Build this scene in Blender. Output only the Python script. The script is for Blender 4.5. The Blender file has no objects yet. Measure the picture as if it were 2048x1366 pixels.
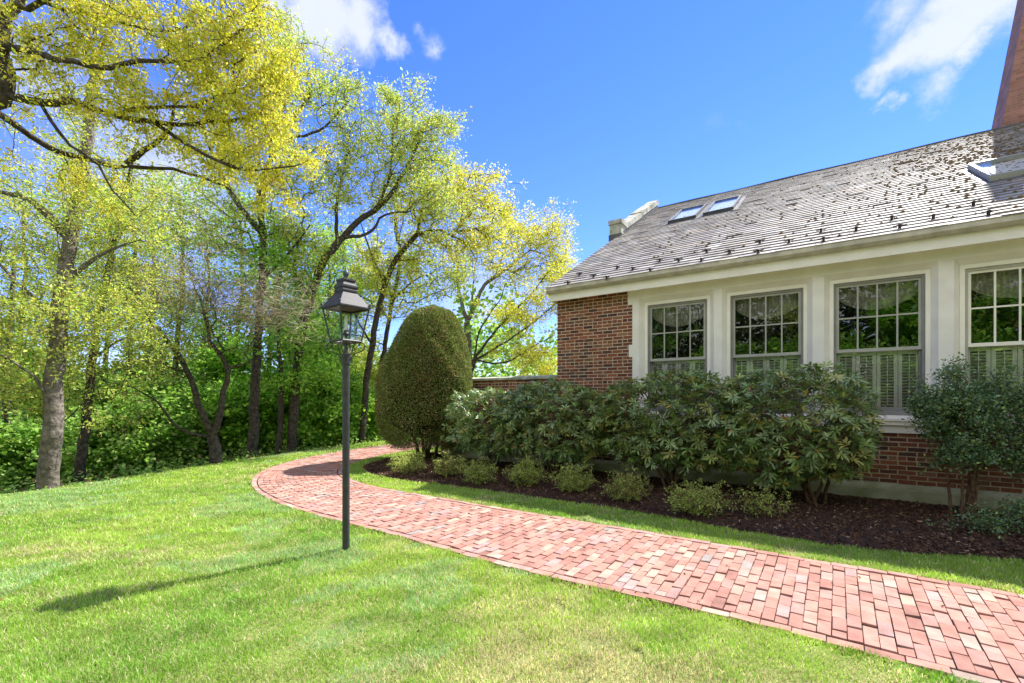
import bpy, math, numpy as np
from mathutils import Vector
# ------------------------------------------------------------------ camera, world, sun
S = bpy.context.scene
C = S.collection
F = 910.0; CX = 1024.0; HY = 797.0; EYE = 1.55       # focal length and horizon of the 2048 px photograph
cam = bpy.data.cameras.new('camera'); cam.lens = F / 2048 * 36; cam.sensor_width = 36
cam.shift_y = (HY - 683) / 2048; cam.clip_start = 0.05; cam.clip_end = 3000
co = bpy.data.objects.new('camera', cam); C.objects.link(co)
co.location = (0, 0, EYE); co.rotation_euler = (math.radians(90), 0, 0); S.camera = co
S.view_settings.view_transform = 'Standard'; S.view_settings.look = 'None'
S.view_settings.gamma = 1; S.view_settings.exposure = 1.38
S.cycles.max_bounces = 6; S.cycles.transparent_max_bounces = 8
S.cycles.diffuse_bounces = 4; S.cycles.transmission_bounces = 6; S.cycles.glossy_bounces = 3
S.cycles.caustics_reflective = False; S.cycles.caustics_refractive = False
S.cycles.sample_clamp_indirect = 6

SUN_EL = math.radians(52.0)
SUN_H = Vector((0.797, 0.607, 0)).normalized()
SUN_DIR = Vector((SUN_H.x * math.cos(SUN_EL), SUN_H.y * math.cos(SUN_EL), math.sin(SUN_EL)))
sl = bpy.data.lights.new('sun', 'SUN'); sl.energy = 4.3; sl.angle = math.radians(0.53); sl.color = (1.0, 0.95, 0.87)
so = bpy.data.objects.new('sun', sl); C.objects.link(so)
so.rotation_euler = SUN_DIR.to_track_quat('Z', 'Y').to_euler(); so.location = (30, 25, 50)

def pxdir(px, py):
    return Vector(((px - CX) / F, 1.0, (HY - py) / F)).normalized()

w = bpy.data.worlds.new('World'); S.world = w; w.use_nodes = True
nt = w.node_tree; nt.nodes.clear()
class NT:
    def __init__(s, t): s.t = t
    def n(s, typ, **kw):
        nd = s.t.nodes.new(typ)
        for k, v in kw.items():
            if k.startswith('i_'):
                nd.inputs[k[2:].replace('_', ' ')].default_value = v
            else: setattr(nd, k, v)
        return nd
    def l(s, a, b): s.t.links.new(a, b)
    def math(s, op, a, b=None, c=None, clamp=False):
        nd = s.t.nodes.new('ShaderNodeMath'); nd.operation = op; nd.use_clamp = clamp
        for i, v in enumerate((a, b, c)):
            if v is None: continue
            if isinstance(v, (int, float)): nd.inputs[i].default_value = v
            else: s.l(v, nd.inputs[i])
        return nd.outputs[0]
W = NT(nt)
sky = W.n('ShaderNodeTexSky', sky_type='NISHITA', sun_disc=False)
sky.sun_elevation = SUN_EL; sky.sun_rotation = math.atan2(SUN_H.x, SUN_H.y)
sky.air_density = 1.0; sky.dust_density = 0.0; sky.ozone_density = 2.4; sky.altitude = 0
hs = W.n('ShaderNodeHueSaturation'); hs.inputs['Saturation'].default_value = 1.14; hs.inputs['Value'].default_value = 1.0
hs.inputs['Hue'].default_value = 0.507
tn = W.n('ShaderNodeMixRGB', blend_type='MULTIPLY'); tn.inputs[0].default_value = 1; tn.inputs[2].default_value = (.59, .62, .92, 1)
W.l(sky.outputs[0], tn.inputs[1]); W.l(tn.outputs[0], hs.inputs['Color'])
tc = W.n('ShaderNodeTexCoord')
nz = W.n('ShaderNodeTexNoise'); nz.inputs['Scale'].default_value = 7.5; nz.inputs['Detail'].default_value = 9; nz.inputs['Roughness'].default_value = 0.58
W.l(tc.outputs['Generated'], nz.inputs['Vector'])
nz2 = W.n('ShaderNodeTexNoise'); nz2.inputs['Scale'].default_value = 2.6; nz2.inputs['Detail'].default_value = 4
W.l(tc.outputs['Generated'], nz2.inputs['Vector'])
blobs = [(590, 5, 70, 1), (650, 25, 80, 1), (715, 60, 62, 1), (770, 80, 34, .8), (842, 62, 34, .62), (560, 20, 60, 1), (835, 137, 18, .5),
         (1905, 25, 85, 1), (1960, 0, 95, 1), (1850, 85, 80, 1), (1800, 125, 52, .9), (1905, 120, 45, .8), (1930, 150, 22, .6), (1845, 192, 46, .62),
         (1765, 214, 22, .6), (1455, 235, 40, .26), (1780, 5, 60, .55), (300, 380, 260, .62), (960, 640, 140, .6), (60, 150, 160, .5)]
# billow the lookup direction so that cloud edges are ragged
wn = W.n('ShaderNodeTexNoise'); wn.inputs['Scale'].default_value = 9; wn.inputs['Detail'].default_value = 8; wn.inputs['Roughness'].default_value = .62
W.l(tc.outputs['Generated'], wn.inputs['Vector'])
ws = W.n('ShaderNodeVectorMath', operation='SUBTRACT'); ws.inputs[1].default_value = (.5, .5, .5); W.l(wn.outputs['Color'], ws.inputs[0])
wm = W.n('ShaderNodeVectorMath', operation='SCALE'); wm.inputs['Scale'].default_value = .16; W.l(ws.outputs[0], wm.inputs[0])
wa = W.n('ShaderNodeVectorMath', operation='ADD'); W.l(tc.outputs['Generated'], wa.inputs[0]); W.l(wm.outputs[0], wa.inputs[1])
acc = None
for (px, py, r, a) in blobs:
    d = pxdir(px, py); rr = r / F * d.y * 1.35
    vm = W.n('ShaderNodeVectorMath', operation='DISTANCE'); vm.inputs[1].default_value = d
    W.l(wa.outputs[0], vm.inputs[0])
    mr = W.n('ShaderNodeMapRange'); mr.inputs['From Min'].default_value = rr; mr.inputs['From Max'].default_value = 0.0
    mr.inputs['To Max'].default_value = a
    W.l(vm.outputs['Value'], mr.inputs['Value'])
    acc = mr.outputs[0] if acc is None else W.math('MAXIMUM', acc, mr.outputs[0])
# unseen bank of bright broken cloud added behind the viewer to fill-light the facade
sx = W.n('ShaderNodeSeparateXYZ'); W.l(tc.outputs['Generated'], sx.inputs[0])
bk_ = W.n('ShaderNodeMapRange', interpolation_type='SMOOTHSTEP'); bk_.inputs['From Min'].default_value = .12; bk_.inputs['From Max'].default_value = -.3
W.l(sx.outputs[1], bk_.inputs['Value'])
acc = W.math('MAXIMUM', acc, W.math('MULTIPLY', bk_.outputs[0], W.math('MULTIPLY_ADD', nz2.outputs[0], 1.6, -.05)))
den = W.math('ADD', acc, W.math('MULTIPLY', W.math('SUBTRACT', nz.outputs[0], 0.5), 0.7))
den = W.math('MULTIPLY', den, W.math('GREATER_THAN', acc, 0.001))
cr = W.n('ShaderNodeMapRange', interpolation_type='SMOOTHSTEP'); cr.inputs['From Min'].default_value = 0.12; cr.inputs['From Max'].default_value = 0.80
W.l(den, cr.inputs['Value'])
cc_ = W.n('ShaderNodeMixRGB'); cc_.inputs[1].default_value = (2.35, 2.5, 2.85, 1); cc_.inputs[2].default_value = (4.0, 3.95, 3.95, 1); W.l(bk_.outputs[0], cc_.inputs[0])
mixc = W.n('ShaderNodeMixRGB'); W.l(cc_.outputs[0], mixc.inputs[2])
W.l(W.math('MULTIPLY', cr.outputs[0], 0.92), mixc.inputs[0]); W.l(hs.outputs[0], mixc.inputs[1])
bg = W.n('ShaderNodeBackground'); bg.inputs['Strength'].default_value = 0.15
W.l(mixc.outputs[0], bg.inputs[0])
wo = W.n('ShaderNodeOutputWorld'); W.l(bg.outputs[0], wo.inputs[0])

# ------------------------------------------------------------------ helpers
rng = np.random.default_rng(7)
def tag(o, label=None, cat=None, group=None, kind=None):
    if label: o['label'] = label
    if cat: o['category'] = cat
    if group: o['group'] = group
    if kind: o['kind'] = kind
    return o
def empty(name, loc=(0, 0, 0), rz=0.0, parent=None):
    o = bpy.data.objects.new(name, None); C.objects.link(o); o.location = loc; o.rotation_euler = (0, 0, rz)
    o.empty_display_size = 0.2
    if parent: o.parent = parent
    return o
def np_obj(name, V, faces, mat, parent=None, col=None, smooth=False, origin=None):
    """faces: list of int arrays (n,3)/(n,4); col: list of (n,3) arrays parallel to faces"""
    V = np.asarray(V, dtype=np.float32).reshape(-1, 3)
    if origin is not None: V = V - np.asarray(origin, dtype=np.float32)
    me = bpy.data.meshes.new(name)
    me.vertices.add(len(V)); me.vertices.foreach_set('co', V.ravel())
    faces = [np.asarray(f, dtype=np.int32) for f in faces if len(f)]
    nl = sum(f.size for f in faces); nf = sum(len(f) for f in faces)
    me.loops.add(nl); me.polygons.add(nf)
    me.loops.foreach_set('vertex_index', np.concatenate([f.ravel() for f in faces]))
    tot = np.concatenate([np.full(len(f), f.shape[1], dtype=np.int32) for f in faces])
    st = np.concatenate([[0], np.cumsum(tot)[:-1]]).astype(np.int32)
    me.polygons.foreach_set('loop_start', st); me.polygons.foreach_set('loop_total', tot)
    me.polygons.foreach_set('use_smooth', np.full(nf, bool(smooth)))
    me.update(calc_edges=True)
    if col is not None:
        cc = np.concatenate(col).astype(np.float32)
        at = me.attributes.new('Col', 'FLOAT_COLOR', 'FACE')
        at.data.foreach_set('color', np.concatenate([cc, np.ones((len(cc), 1), np.float32)], 1).ravel())
    me.materials.append(mat)
    o = bpy.data.objects.new(name, me); C.objects.link(o)
    if parent: o.parent = parent
    if origin is not None: o.location = origin
    return o

class MB:
    def __init__(s): s.v = []; s.f4 = []; s.f3 = []; s.c4 = []; s.c3 = []; s.n = 0; s.col = (1, 1, 1); s.usecol = False
    def add(s, V, f4=(), f3=()):
        V = np.asarray(V, float).reshape(-1, 3); s.v.append(V)
        for f in f4: s.f4.append([i + s.n for i in f]); s.c4.append(s.col)
        for f in f3: s.f3.append([i + s.n for i in f]); s.c3.append(s.col)
        s.n += len(V)
    def box(s, x0, x1, y0, y1, z0, z1):
        s.add([(x0, y0, z0), (x1, y0, z0), (x1, y1, z0), (x0, y1, z0), (x0, y0, z1), (x1, y0, z1), (x1, y1, z1), (x0, y1, z1)],
              [(0, 3, 2, 1), (4, 5, 6, 7), (0, 1, 5, 4), (1, 2, 6, 5), (2, 3, 7, 6), (3, 0, 4, 7)])
    def hexa(s, P):
        s.add(P, [(0, 3, 2, 1), (4, 5, 6, 7), (0, 1, 5, 4), (1, 2, 6, 5), (2, 3, 7, 6), (3, 0, 4, 7)])
    def prism(s, prof, axis, a, b):
        """prof: list of 2D points; axis 'x': (y,z) profile, 'z': (x,y) profile, 'y': (x,z)"""
        n = len(prof)
        def P(p, t): return (t, p[0], p[1]) if axis == 'x' else ((p[0], p[1], t) if axis == 'z' else (p[0], t, p[1]))
        V = [P(p, a) for p in prof] + [P(p, b) for p in prof]
        s.add(V, [(i, (i + 1) % n, n + (i + 1) % n, n + i) for i in range(n)])
        base = s.n - 2 * n
        cx = np.mean([p[0] for p in prof]); cy = np.mean([p[1] for p in prof])
        s.v.append(np.array([P((cx, cy), a), P((cx, cy), b)]))
        for i in range(n):
            s.f3.append([base + (i + 1) % n, base + i, s.n]); s.c3.append(s.col)
            s.f3.append([base + n + i, base + n + (i + 1) % n, s.n + 1]); s.c3.append(s.col)
        s.n += 2
    def lathe(s, prof, n=16, c=(0, 0), rot=0, sq=False):
        V = []
        for (r, z) in prof:
            for k in range(n):
                a = rot + 2 * math.pi * k / n
                V.append((c[0] + r * math.cos(a), c[1] + r * math.sin(a), z))
        f = [(i * n + k, i * n + (k + 1) % n, (i + 1) * n + (k + 1) % n, (i + 1) * n + k) for i in range(len(prof) - 1) for k in range(n)]
        s.add(V, f)
    def tube(s, pts, r, n=8):
        pts = [Vector(p) for p in pts]; rs = r if hasattr(r, '__len__') else [r] * len(pts)
        V = []
        for i, p in enumerate(pts):
            t = (pts[min(i + 1, len(pts) - 1)] - pts[max(i - 1, 0)]).normalized()
            ref = Vector((0, 0, 1)) if abs(t.z) < .9 else Vector((1, 0, 0))
            a = t.cross(ref).normalized(); b = t.cross(a)
            for k in range(n):
                q = p + (a * math.cos(2 * math.pi * k / n) + b * math.sin(2 * math.pi * k / n)) * rs[i]
                V.append(tuple(q))
        m = len(pts)
        s.add(V, [(i * n + k, i * n + (k + 1) % n, (i + 1) * n + (k + 1) % n, (i + 1) * n + k) for i in range(m - 1) for k in range(n)])
        base = s.n - m * n
        for (off, cc, fl) in ((0, pts[0], 1), ((m - 1) * n, pts[-1], 0)):
            s.v.append(np.array([tuple(cc)]))
            for k in range(n):
                f = [base + off + k, base + off + (k + 1) % n, s.n]
                s.f3.append(f if not fl else f[::-1]); s.c3.append(s.col)
            s.n += 1
    def build(s, name, mat, parent=None, smooth=False, origin=None):
        V = np.concatenate(s.v); fs = []; cs = []
        if s.f4: fs.append(np.array(s.f4)); cs.append(np.array(s.c4, float))
        if s.f3: fs.append(np.array(s.f3)); cs.append(np.array(s.c3, float))
        return np_obj(name, V, fs, mat, parent, cs if s.usecol else None, smooth, origin)

# ------------------------------------------------------------------ materials
MATS = {}
def newmat(name):
    m = bpy.data.materials.new(name); m.use_nodes = True; m.node_tree.nodes.clear(); MATS[name] = m
    N = NT(m.node_tree); out = N.n('ShaderNodeOutputMaterial'); return m, N, out
def surf(name, c1, c2=None, rough=0.6, scale=8, bump=0.0, bscale=60, spec=0.4, metal=0.0, attr=False, lo=0.35, hi=0.65, bdist=0.01, fine=0.0):
    m, N, out = newmat(name)
    p = N.n('ShaderNodeBsdfPrincipled'); p.inputs['Roughness'].default_value = rough; p.inputs['Metallic'].default_value = metal
    p.inputs['Specular IOR Level'].default_value = spec
    tcn = N.n('ShaderNodeTexCoord')
    if c2 is None: c2 = tuple(v * .85 for v in c1)
    no = N.n('ShaderNodeTexNoise'); no.inputs['Scale'].default_value = scale; no.inputs['Detail'].default_value = 6
    N.l(tcn.outputs['Object'], no.inputs['Vector'])
    mr = N.n('ShaderNodeMapRange'); mr.inputs['From Min'].default_value = lo; mr.inputs['From Max'].default_value = hi
    N.l(no.outputs[0], mr.inputs['Value'])
    mx = N.n('ShaderNodeMixRGB'); mx.inputs[1].default_value = (*c1, 1); mx.inputs[2].default_value = (*c2, 1); N.l(mr.outputs[0], mx.inputs[0])
    colr = mx.outputs[0]
    if attr:
        at = N.n('ShaderNodeAttribute', attribute_name='Col')
        mu = N.n('ShaderNodeMixRGB', blend_type='MULTIPLY'); mu.inputs[0].default_value = 1
        N.l(at.outputs['Color'], mu.inputs[1]); N.l(colr, mu.inputs[2]); colr = mu.outputs[0]
    if fine:
        n3 = N.n('ShaderNodeTexNoise'); n3.inputs['Scale'].default_value = bscale * 2; n3.inputs['Detail'].default_value = 3
        N.l(tcn.outputs['Object'], n3.inputs['Vector'])
        m3 = N.n('ShaderNodeMapRange'); m3.inputs['From Min'].default_value = .3; m3.inputs['From Max'].default_value = .7
        m3.inputs['To Min'].default_value = 1 - fine; m3.inputs['To Max'].default_value = 1 + fine
        N.l(n3.outputs[0], m3.inputs['Value'])
        vm = N.n('ShaderNodeVectorMath', operation='SCALE'); N.l(colr, vm.inputs[0]); N.l(m3.outputs[0], vm.inputs['Scale']); colr = vm.outputs[0]
    N.l(colr, p.inputs['Base Color'])
    if bump:
        n2 = N.n('ShaderNodeTexNoise'); n2.inputs['Scale'].default_value = bscale; n2.inputs['Detail'].default_value = 5
        N.l(tcn.outputs['Object'], n2.inputs['Vector'])
        b = N.n('ShaderNodeBump'); b.inputs['Strength'].default_value = bump; b.inputs['Distance'].default_value = bdist
        N.l(n2.outputs[0], b.inputs['Height']); N.l(b.outputs[0], p.inputs['Normal'])
    N.l(p.outputs[0], out.inputs[0]); return m
def leafmat(name, trans=0.4, rough=0.5, spec=0.35, tint=(1.0, 1.0, 0.75)):
    m, N, out = newmat(name)
    at = N.n('ShaderNodeAttribute', attribute_name='Col')
    p = N.n('ShaderNodeBsdfPrincipled'); p.inputs['Roughness'].default_value = rough; p.inputs['Specular IOR Level'].default_value = spec
    N.l(at.outputs['Color'], p.inputs['Base Color'])
    t = N.n('ShaderNodeBsdfTranslucent')
    mu = N.n('ShaderNodeMixRGB', blend_type='MULTIPLY'); mu.inputs[0].default_value = 1; mu.inputs[2].default_value = (tint[0] * 1.5, tint[1] * 1.5, tint[2] * 1.5, 1)
    N.l(at.outputs['Color'], mu.inputs[1]); N.l(mu.outputs[0], t.inputs[0])
    mx = N.n('ShaderNodeMixShader'); mx.inputs[0].default_value = trans
    N.l(p.outputs[0], mx.inputs[1]); N.l(t.outputs[0], mx.inputs[2]); N.l(mx.outputs[0], out.inputs[0]); return m

leafm = leafmat('leaf', .42); grassm = leafmat('grass_blade', .35, .55, .25)
rhodm = leafmat('rhododendron_leaf', .15, .32, .6); needm = leafmat('needle', .15, .6, .25)
barkm = surf('bark', (.10, .085, .07), (.035, .03, .026), .9, 14, .9, 22, .2, bdist=.03)
barkpale = surf('bark_pale', (.22, .19, .16), (.09, .078, .065), .9, 12, .9, 20, .2, bdist=.03)
twigm = surf('shrub_stem', (.16, .095, .055), (.06, .038, .026), .85, 20, .5, 60, .2)
whitem = surf('white_paint', (.86, .83, .77), (.80, .77, .71), .45, 5, .1, 90)
stonem = surf('limestone_trim', (.82, .80, .765), (.74, .72, .685), .75, 3, .25, 70, .3, fine=.05)
fasciam = surf('fascia_paint', (.84, .825, .79), (.76, .745, .71), .55, 4, .15, 60, fine=.04)
gutterm = surf('gutter_metal', (.55, .52, .45), (.38, .36, .32), .5, 6, .2, 40)
basem = surf('foundation_stone', (.42, .40, .30), (.25, .26, .15), .9, 3.5, .5, 50, .2, fine=.12)
copem = surf('coping_stone', (.50, .50, .44), (.24, .25, .19), .9, 5, .5, 40, .2, fine=.12)
framem = surf('sash_grey_paint', (.25, .25, .245), (.20, .20, .195), .45, 6, .1, 90)
sashm = surf('sash_light_paint', (.42, .42, .385), (.36, .36, .33), .45, 6, .1, 90)
shutm = surf('shutter_paint', (.84, .84, .80), (.78, .78, .74), .5, 6)
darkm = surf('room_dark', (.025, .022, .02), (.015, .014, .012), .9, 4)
curtm = surf('valance_cloth', (.34, .33, .28), (.22, .215, .18), .9, 30, .3, 40)
mortm = surf('mortar', (.42, .37, .30), (.30, .26, .21), .95, 9, .5, 150, .2, fine=.1)
brickm = surf('brick_face', (1, 1, 1), (.72, .70, .70), .9, 25, .7, 120, .2, attr=True, bdist=.006, fine=.18)
paverm = surf('paver_face', (1, 1, 1), (.72, .70, .69), .9, 6, .8, 160, .15, attr=True, bdist=.005, fine=.22)
slatem = surf('roof_slate', (1, 1, 1), (.74, .70, .66), .68, 3.5, .5, 70, .25, attr=True, bdist=.005, fine=.12)
mossm = surf('moss', (.22, .13, .045), (.10, .07, .035), .95, 30, .8, 120, .1)
ironm = surf('lamp_post_paint', (.052, .054, .06), (.035, .036, .041), .5, 20, .15, 150, .35)
hoodm = surf('lantern_hood_metal', (.05, .05, .055), (.034, .034, .038), .6, 12, .25, 120, .35)
verdm = surf('verdigris_finial', (.055, .10, .115), (.035, .05, .055), .5, 30, .2, 120)
tubem = surf('frosted_tube', (.75, .75, .72), (.6, .6, .58), .3, 30)
guardm = surf('snow_guard_metal', (.045, .035, .03), (.03, .025, .02), .7, 30)
leadm = surf('lead_flashing', (.10, .11, .12), (.06, .065, .07), .6, 10)
soilm = surf('soil', (.07, .045, .034), (.035, .023, .018), 1.0, 20, 1, 60, .1, fine=.3, bdist=.02)
sandm = surf('joint_sand', (.045, .034, .028), (.025, .019, .016), 1, 20, .5, 200, .1)
chipm = surf('bark_chip', (1, 1, 1), (.6, .6, .6), .95, 40, .5, 200, .1, attr=True)
# lawn ground
m, N, out = newmat('lawn_ground'); groundm = m
p = N.n('ShaderNodeBsdfPrincipled'); p.inputs['Roughness'].default_value = 1; p.inputs['Specular IOR Level'].default_value = .1
g = N.n('ShaderNodeNewGeometry'); a = N.n('ShaderNodeAttribute', attribute_name='wood')
n1 = N.n('ShaderNodeTexNoise'); n1.inputs['Scale'].default_value = 60; n1.inputs['Detail'].default_value = 5; N.l(g.outputs['Position'], n1.inputs['Vector'])
m1 = N.n('ShaderNodeMixRGB'); m1.inputs[1].default_value = (.14, .22, .04, 1); m1.inputs[2].default_value = (.30, .26, .12, 1)
N.l(n1.outputs[0], m1.inputs[0])
n2 = N.n('ShaderNodeTexNoise'); n2.inputs['Scale'].default_value = 3; n2.inputs['Detail'].default_value = 6; N.l(g.outputs['Position'], n2.inputs['Vector'])
m2 = N.n('ShaderNodeMixRGB'); m2.inputs[1].default_value = (.10, .085, .04, 1); m2.inputs[2].default_value = (.05, .085, .02, 1); N.l(n2.outputs[0], m2.inputs[0])
m3 = N.n('ShaderNodeMixRGB'); N.l(a.outputs['Fac'], m3.inputs[0]); N.l(m1.outputs[0], m3.inputs[1]); N.l(m2.outputs[0], m3.inputs[2])
N.l(m3.outputs[0], p.inputs['Base Color'])
b = N.n('ShaderNodeBump'); b.inputs['Strength'].default_value = .8; b.inputs['Distance'].default_value = .03; N.l(n1.outputs[0], b.inputs['Height']); N.l(b.outputs[0], p.inputs['Normal'])
N.l(p.outputs[0], out.inputs[0])
# glass
def glassmat(name, refl, tint, fk=.9):
    m, N, out = newmat(name)
    fr = N.n('ShaderNodeFresnel'); fr.inputs['IOR'].default_value = 1.5
    fac = N.math('ADD', N.math('MULTIPLY', fr.outputs[0], fk), refl, clamp=True)
    t = N.n('ShaderNodeBsdfTransparent'); t.inputs[0].default_value = (*tint, 1)
    gl = N.n('ShaderNodeBsdfGlossy'); gl.inputs['Roughness'].default_value = 0.0; gl.inputs[0].default_value = (.92, .96, .92, 1)
    tcn = N.n('ShaderNodeTexCoord'); no = N.n('ShaderNodeTexNoise'); no.inputs['Scale'].default_value = 2.2; no.inputs['Detail'].default_value = 1
    N.l(tcn.outputs['Object'], no.inputs['Vector'])
    b = N.n('ShaderNodeBump'); b.inputs['Strength'].default_value = .12; b.inputs['Distance'].default_value = .02; N.l(no.outputs[0], b.inputs['Height']); N.l(b.outputs[0], gl.inputs['Normal'])
    mx = N.n('ShaderNodeMixShader'); N.l(fac, mx.inputs[0]); N.l(t.outputs[0], mx.inputs[1]); N.l(gl.outputs[0], mx.inputs[2])
    N.l(mx.outputs[0], out.inputs[0]); return m
glassm = glassmat('window_glass', .05, (.96, .97, .96)); lampglass = glassmat('lantern_glass', .015, (.95, .97, .96), .1)
skyglass = glassmat('skylight_glass', .04, (.94, .98, .98), .25)
def brickproc(name, c1, c2, mort, sc=1.0):
    m, N, out = newmat(name)
    p = N.n('ShaderNodeBsdfPrincipled'); p.inputs['Roughness'].default_value = .9; p.inputs['Specular IOR Level'].default_value = .2
    tcn = N.n('ShaderNodeTexCoord'); sp = N.n('ShaderNodeSeparateXYZ'); N.l(tcn.outputs['Object'], sp.inputs[0])
    cb = N.n('ShaderNodeCombineXYZ'); N.l(N.math('ADD', sp.outputs[0], sp.outputs[1]), cb.inputs[0]); N.l(sp.outputs[2], cb.inputs[1])
    br = N.n('ShaderNodeTexBrick'); br.inputs['Scale'].default_value = 1; br.inputs['Brick Width'].default_value = .21; br.inputs['Row Height'].default_value = .0677
    br.inputs['Mortar Size'].default_value = .005; br.inputs['Color1'].default_value = (*c1, 1); br.inputs['Color2'].default_value = (*c2, 1); br.inputs['Mortar'].default_value = (*mort, 1)
    N.l(cb.outputs[0], br.inputs['Vector'])
    no = N.n('ShaderNodeTexNoise'); no.inputs['Scale'].default_value = 3; no.inputs['Detail'].default_value = 6; N.l(tcn.outputs['Object'], no.inputs['Vector'])
    mu = N.n('ShaderNodeMixRGB', blend_type='MULTIPLY'); mu.inputs[0].default_value = .6; N.l(br.outputs[0], mu.inputs[1]); N.l(no.outputs[0], mu.inputs[2])
    N.l(mu.outputs[0], p.inputs['Base Color'])
    b = N.n('ShaderNodeBump', invert=True); b.inputs['Strength'].default_value = .6; b.inputs['Distance'].default_value = .01; N.l(br.outputs['Fac'], b.inputs['Height']); N.l(b.outputs[0], p.inputs['Normal'])
    N.l(p.outputs[0], out.inputs[0]); return m
brickproc1 = brickproc('brick_wall_plain', (.26, .10, .065), (.15, .06, .05), (.35, .31, .25))
chimm = brickproc('chimney_brick', (.50, .235, .17), (.34, .17, .13), (.42, .33, .26))

# ------------------------------------------------------------------ plan geometry
def G(px, py, z=0.0):
    y = F * (EYE - z) / (py - HY); return np.array([(px - CX) / F * y, y])
def P3(px, py, y):
    return np.array([(px - CX) / F * y, y, EYE + (HY - py) / F * y])
def catmull(P, n=12):
    P = np.asarray(P, float); Q = np.vstack([2 * P[0] - P[1], P, 2 * P[-1] - P[-2]]); out = []
    for i in range(1, len(Q) - 2):
        for k in range(n):
            t = k / n
            out.append(.5 * ((2 * Q[i]) + (-Q[i - 1] + Q[i + 1]) * t + (2 * Q[i - 1] - 5 * Q[i] + 4 * Q[i + 1] - Q[i + 2]) * t * t + (-Q[i - 1] + 3 * Q[i] - 3 * Q[i + 1] + Q[i + 2]) * t ** 3))
    out.append(P[-1]); return np.array(out)
def resample(P, step):
    seg = np.linalg.norm(np.diff(P, axis=0), axis=1); L = np.concatenate([[0], np.cumsum(seg)]); n = max(2, int(L[-1] / step) + 1)
    t = np.linspace(0, L[-1], n); return np.stack([np.interp(t, L, P[:, i]) for i in range(P.shape[1])], 1)
def inpoly(P, poly):
    x, y = P[:, 0], P[:, 1]; c = np.zeros(len(P), bool); n = len(poly); j = n - 1
    for i in range(n):
        xi, yi = poly[i]; xj, yj = poly[j]
        if yi != yj:
            c ^= ((yi > y) != (yj > y)) & (x < (xj - xi) * (y - yi) / (yj - yi) + xi)
        j = i
    return c
outer = np.array([(6.9, -.55), (5.6, .36), (4.15, 1.35), (3.3, 1.93), (2.49, 2.48), (2.137, 2.81), (1.803, 3.073), (1.378, 3.335), (.635, 3.72), (-.032, 4.161), (-.698, 4.67), (-1.43, 5.22),
                  (-2.16, 5.73), (-2.74, 6.12), (-3.36, 6.6), (-3.98, 7.2), (-4.56, 7.97), (-4.93, 8.62), (-5.27, 9.5), (-5.5, 10.7), (-5.42, 11.95), (-5.0, 13.5), (-4.3, 15.1), (-3.3, 16.3), (-1.8, 17.3), (0.5, 18.0)])
inner = np.array([(7.9, .9), (6.55, 1.82), (5.1, 2.8), (4.45, 3.28), (4.04, 3.589), (3.62, 3.875), (3.19, 4.198), (2.70, 4.55), (2.07, 4.97), (1.28, 5.47), (.46, 6.05), (-.43, 6.62), (-1.15, 7.14), (-1.91, 7.62), (-2.6, 8.15),
                  (-3.06, 8.6), (-3.5, 9.2), (-3.74, 9.8), (-3.87, 10.4), (-3.84, 11.0), (-3.68, 11.9), (-3.3, 12.95), (-2.75, 14.1), (-1.9, 15.0), (-.6, 15.7), (1.4, 16.2)])
OC = resample(catmull(outer), .03); 
# centre line offset inward from the outer edge, width blended to the measured inner edge
IC = resample(catmull(inner), .03)
def width_at(p):
    return np.min(np.linalg.norm(IC - p, axis=1))
cen = []
for p in OC[::10]:
    d = np.linalg.norm(IC - p, axis=1); i = int(np.argmin(d)); cen.append((p + IC[i]) / 2)
cen = np.array(cen)
for _ in range(12):
    cen[1:-1] = .25 * cen[:-2] + .5 * cen[1:-1] + .25 * cen[2:]
cen = resample(cen, .1)
tan = np.gradient(cen, axis=0); tan /= np.linalg.norm(tan, axis=1)[:, None]; nor = np.stack([tan[:, 1], -tan[:, 0]], 1)   # to the inner side (right of travel)
hw = np.array([width_at(OC[int(np.argmin(np.linalg.norm(OC - c, axis=1)))]) / 2 for c in cen])
k = np.ones(9) / 9; hw = np.convolve(np.pad(hw, 4, mode='edge'), k, 'valid'); hw = np.clip(hw, .82, .93)
PLEN = .1 * (len(cen) - 1)
cl = np.concatenate([[0], np.cumsum(np.linalg.norm(np.diff(cen, axis=0), axis=1))])
def path_pt(v, u):
    """v metres along, u metres across from the centre (positive towards the bed)"""
    c = np.stack([np.interp(v, cl, cen[:, 0]), np.interp(v, cl, cen[:, 1])], -1); n = np.stack([np.interp(v, cl, nor[:, 0]), np.interp(v, cl, nor[:, 1])], -1)
    n = n / np.linalg.norm(n, axis=-1, keepdims=True); return c + n * np.asarray(u)[..., None]
vv = cl
poly_path = np.vstack([path_pt(vv, -hw), path_pt(vv, hw)[::-1]])
bededge = np.array([(9.0, 2.3), (7.0, 3.35), (5.9, 3.9), (4.92, 4.36), (4.07, 4.54), (3.44, 4.76), (3.0, 5.09), (2.34, 5.64), (1.99, 5.98), (1.14, 6.62), (-.157, 7.47), (-.75, 7.88), (-1.76, 8.43), (-2.4, 8.85),
                    (-2.88, 9.35), (-3.25, 9.95), (-3.42, 10.5), (-3.4, 11.3), (-3.12, 12.2), (-2.6, 13.0), (-1.8, 13.3)])
BE = resample(catmull(bededge), .12)
TH = math.atan2(-.561, .828); HC = np.array([.98, 9.82]); TT = np.array([.828, -.561]); TT /= np.linalg.norm(TT); DD = np.array([-TT[1], TT[0]])
def house_pt(s, d): return HC + np.multiply.outer(s, TT) + np.multiply.outer(d, DD) if np.ndim(s) else HC + s * TT + d * DD
def house_co(P): Q = P - HC; return Q @ TT, Q @ DD
nB = len(BE); ss = np.linspace(11.5, -3.9, nB); BQ = np.array([house_pt(s, .02) for s in ss])
poly_bed = np.vstack([BE, BQ[::-1]])
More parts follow.
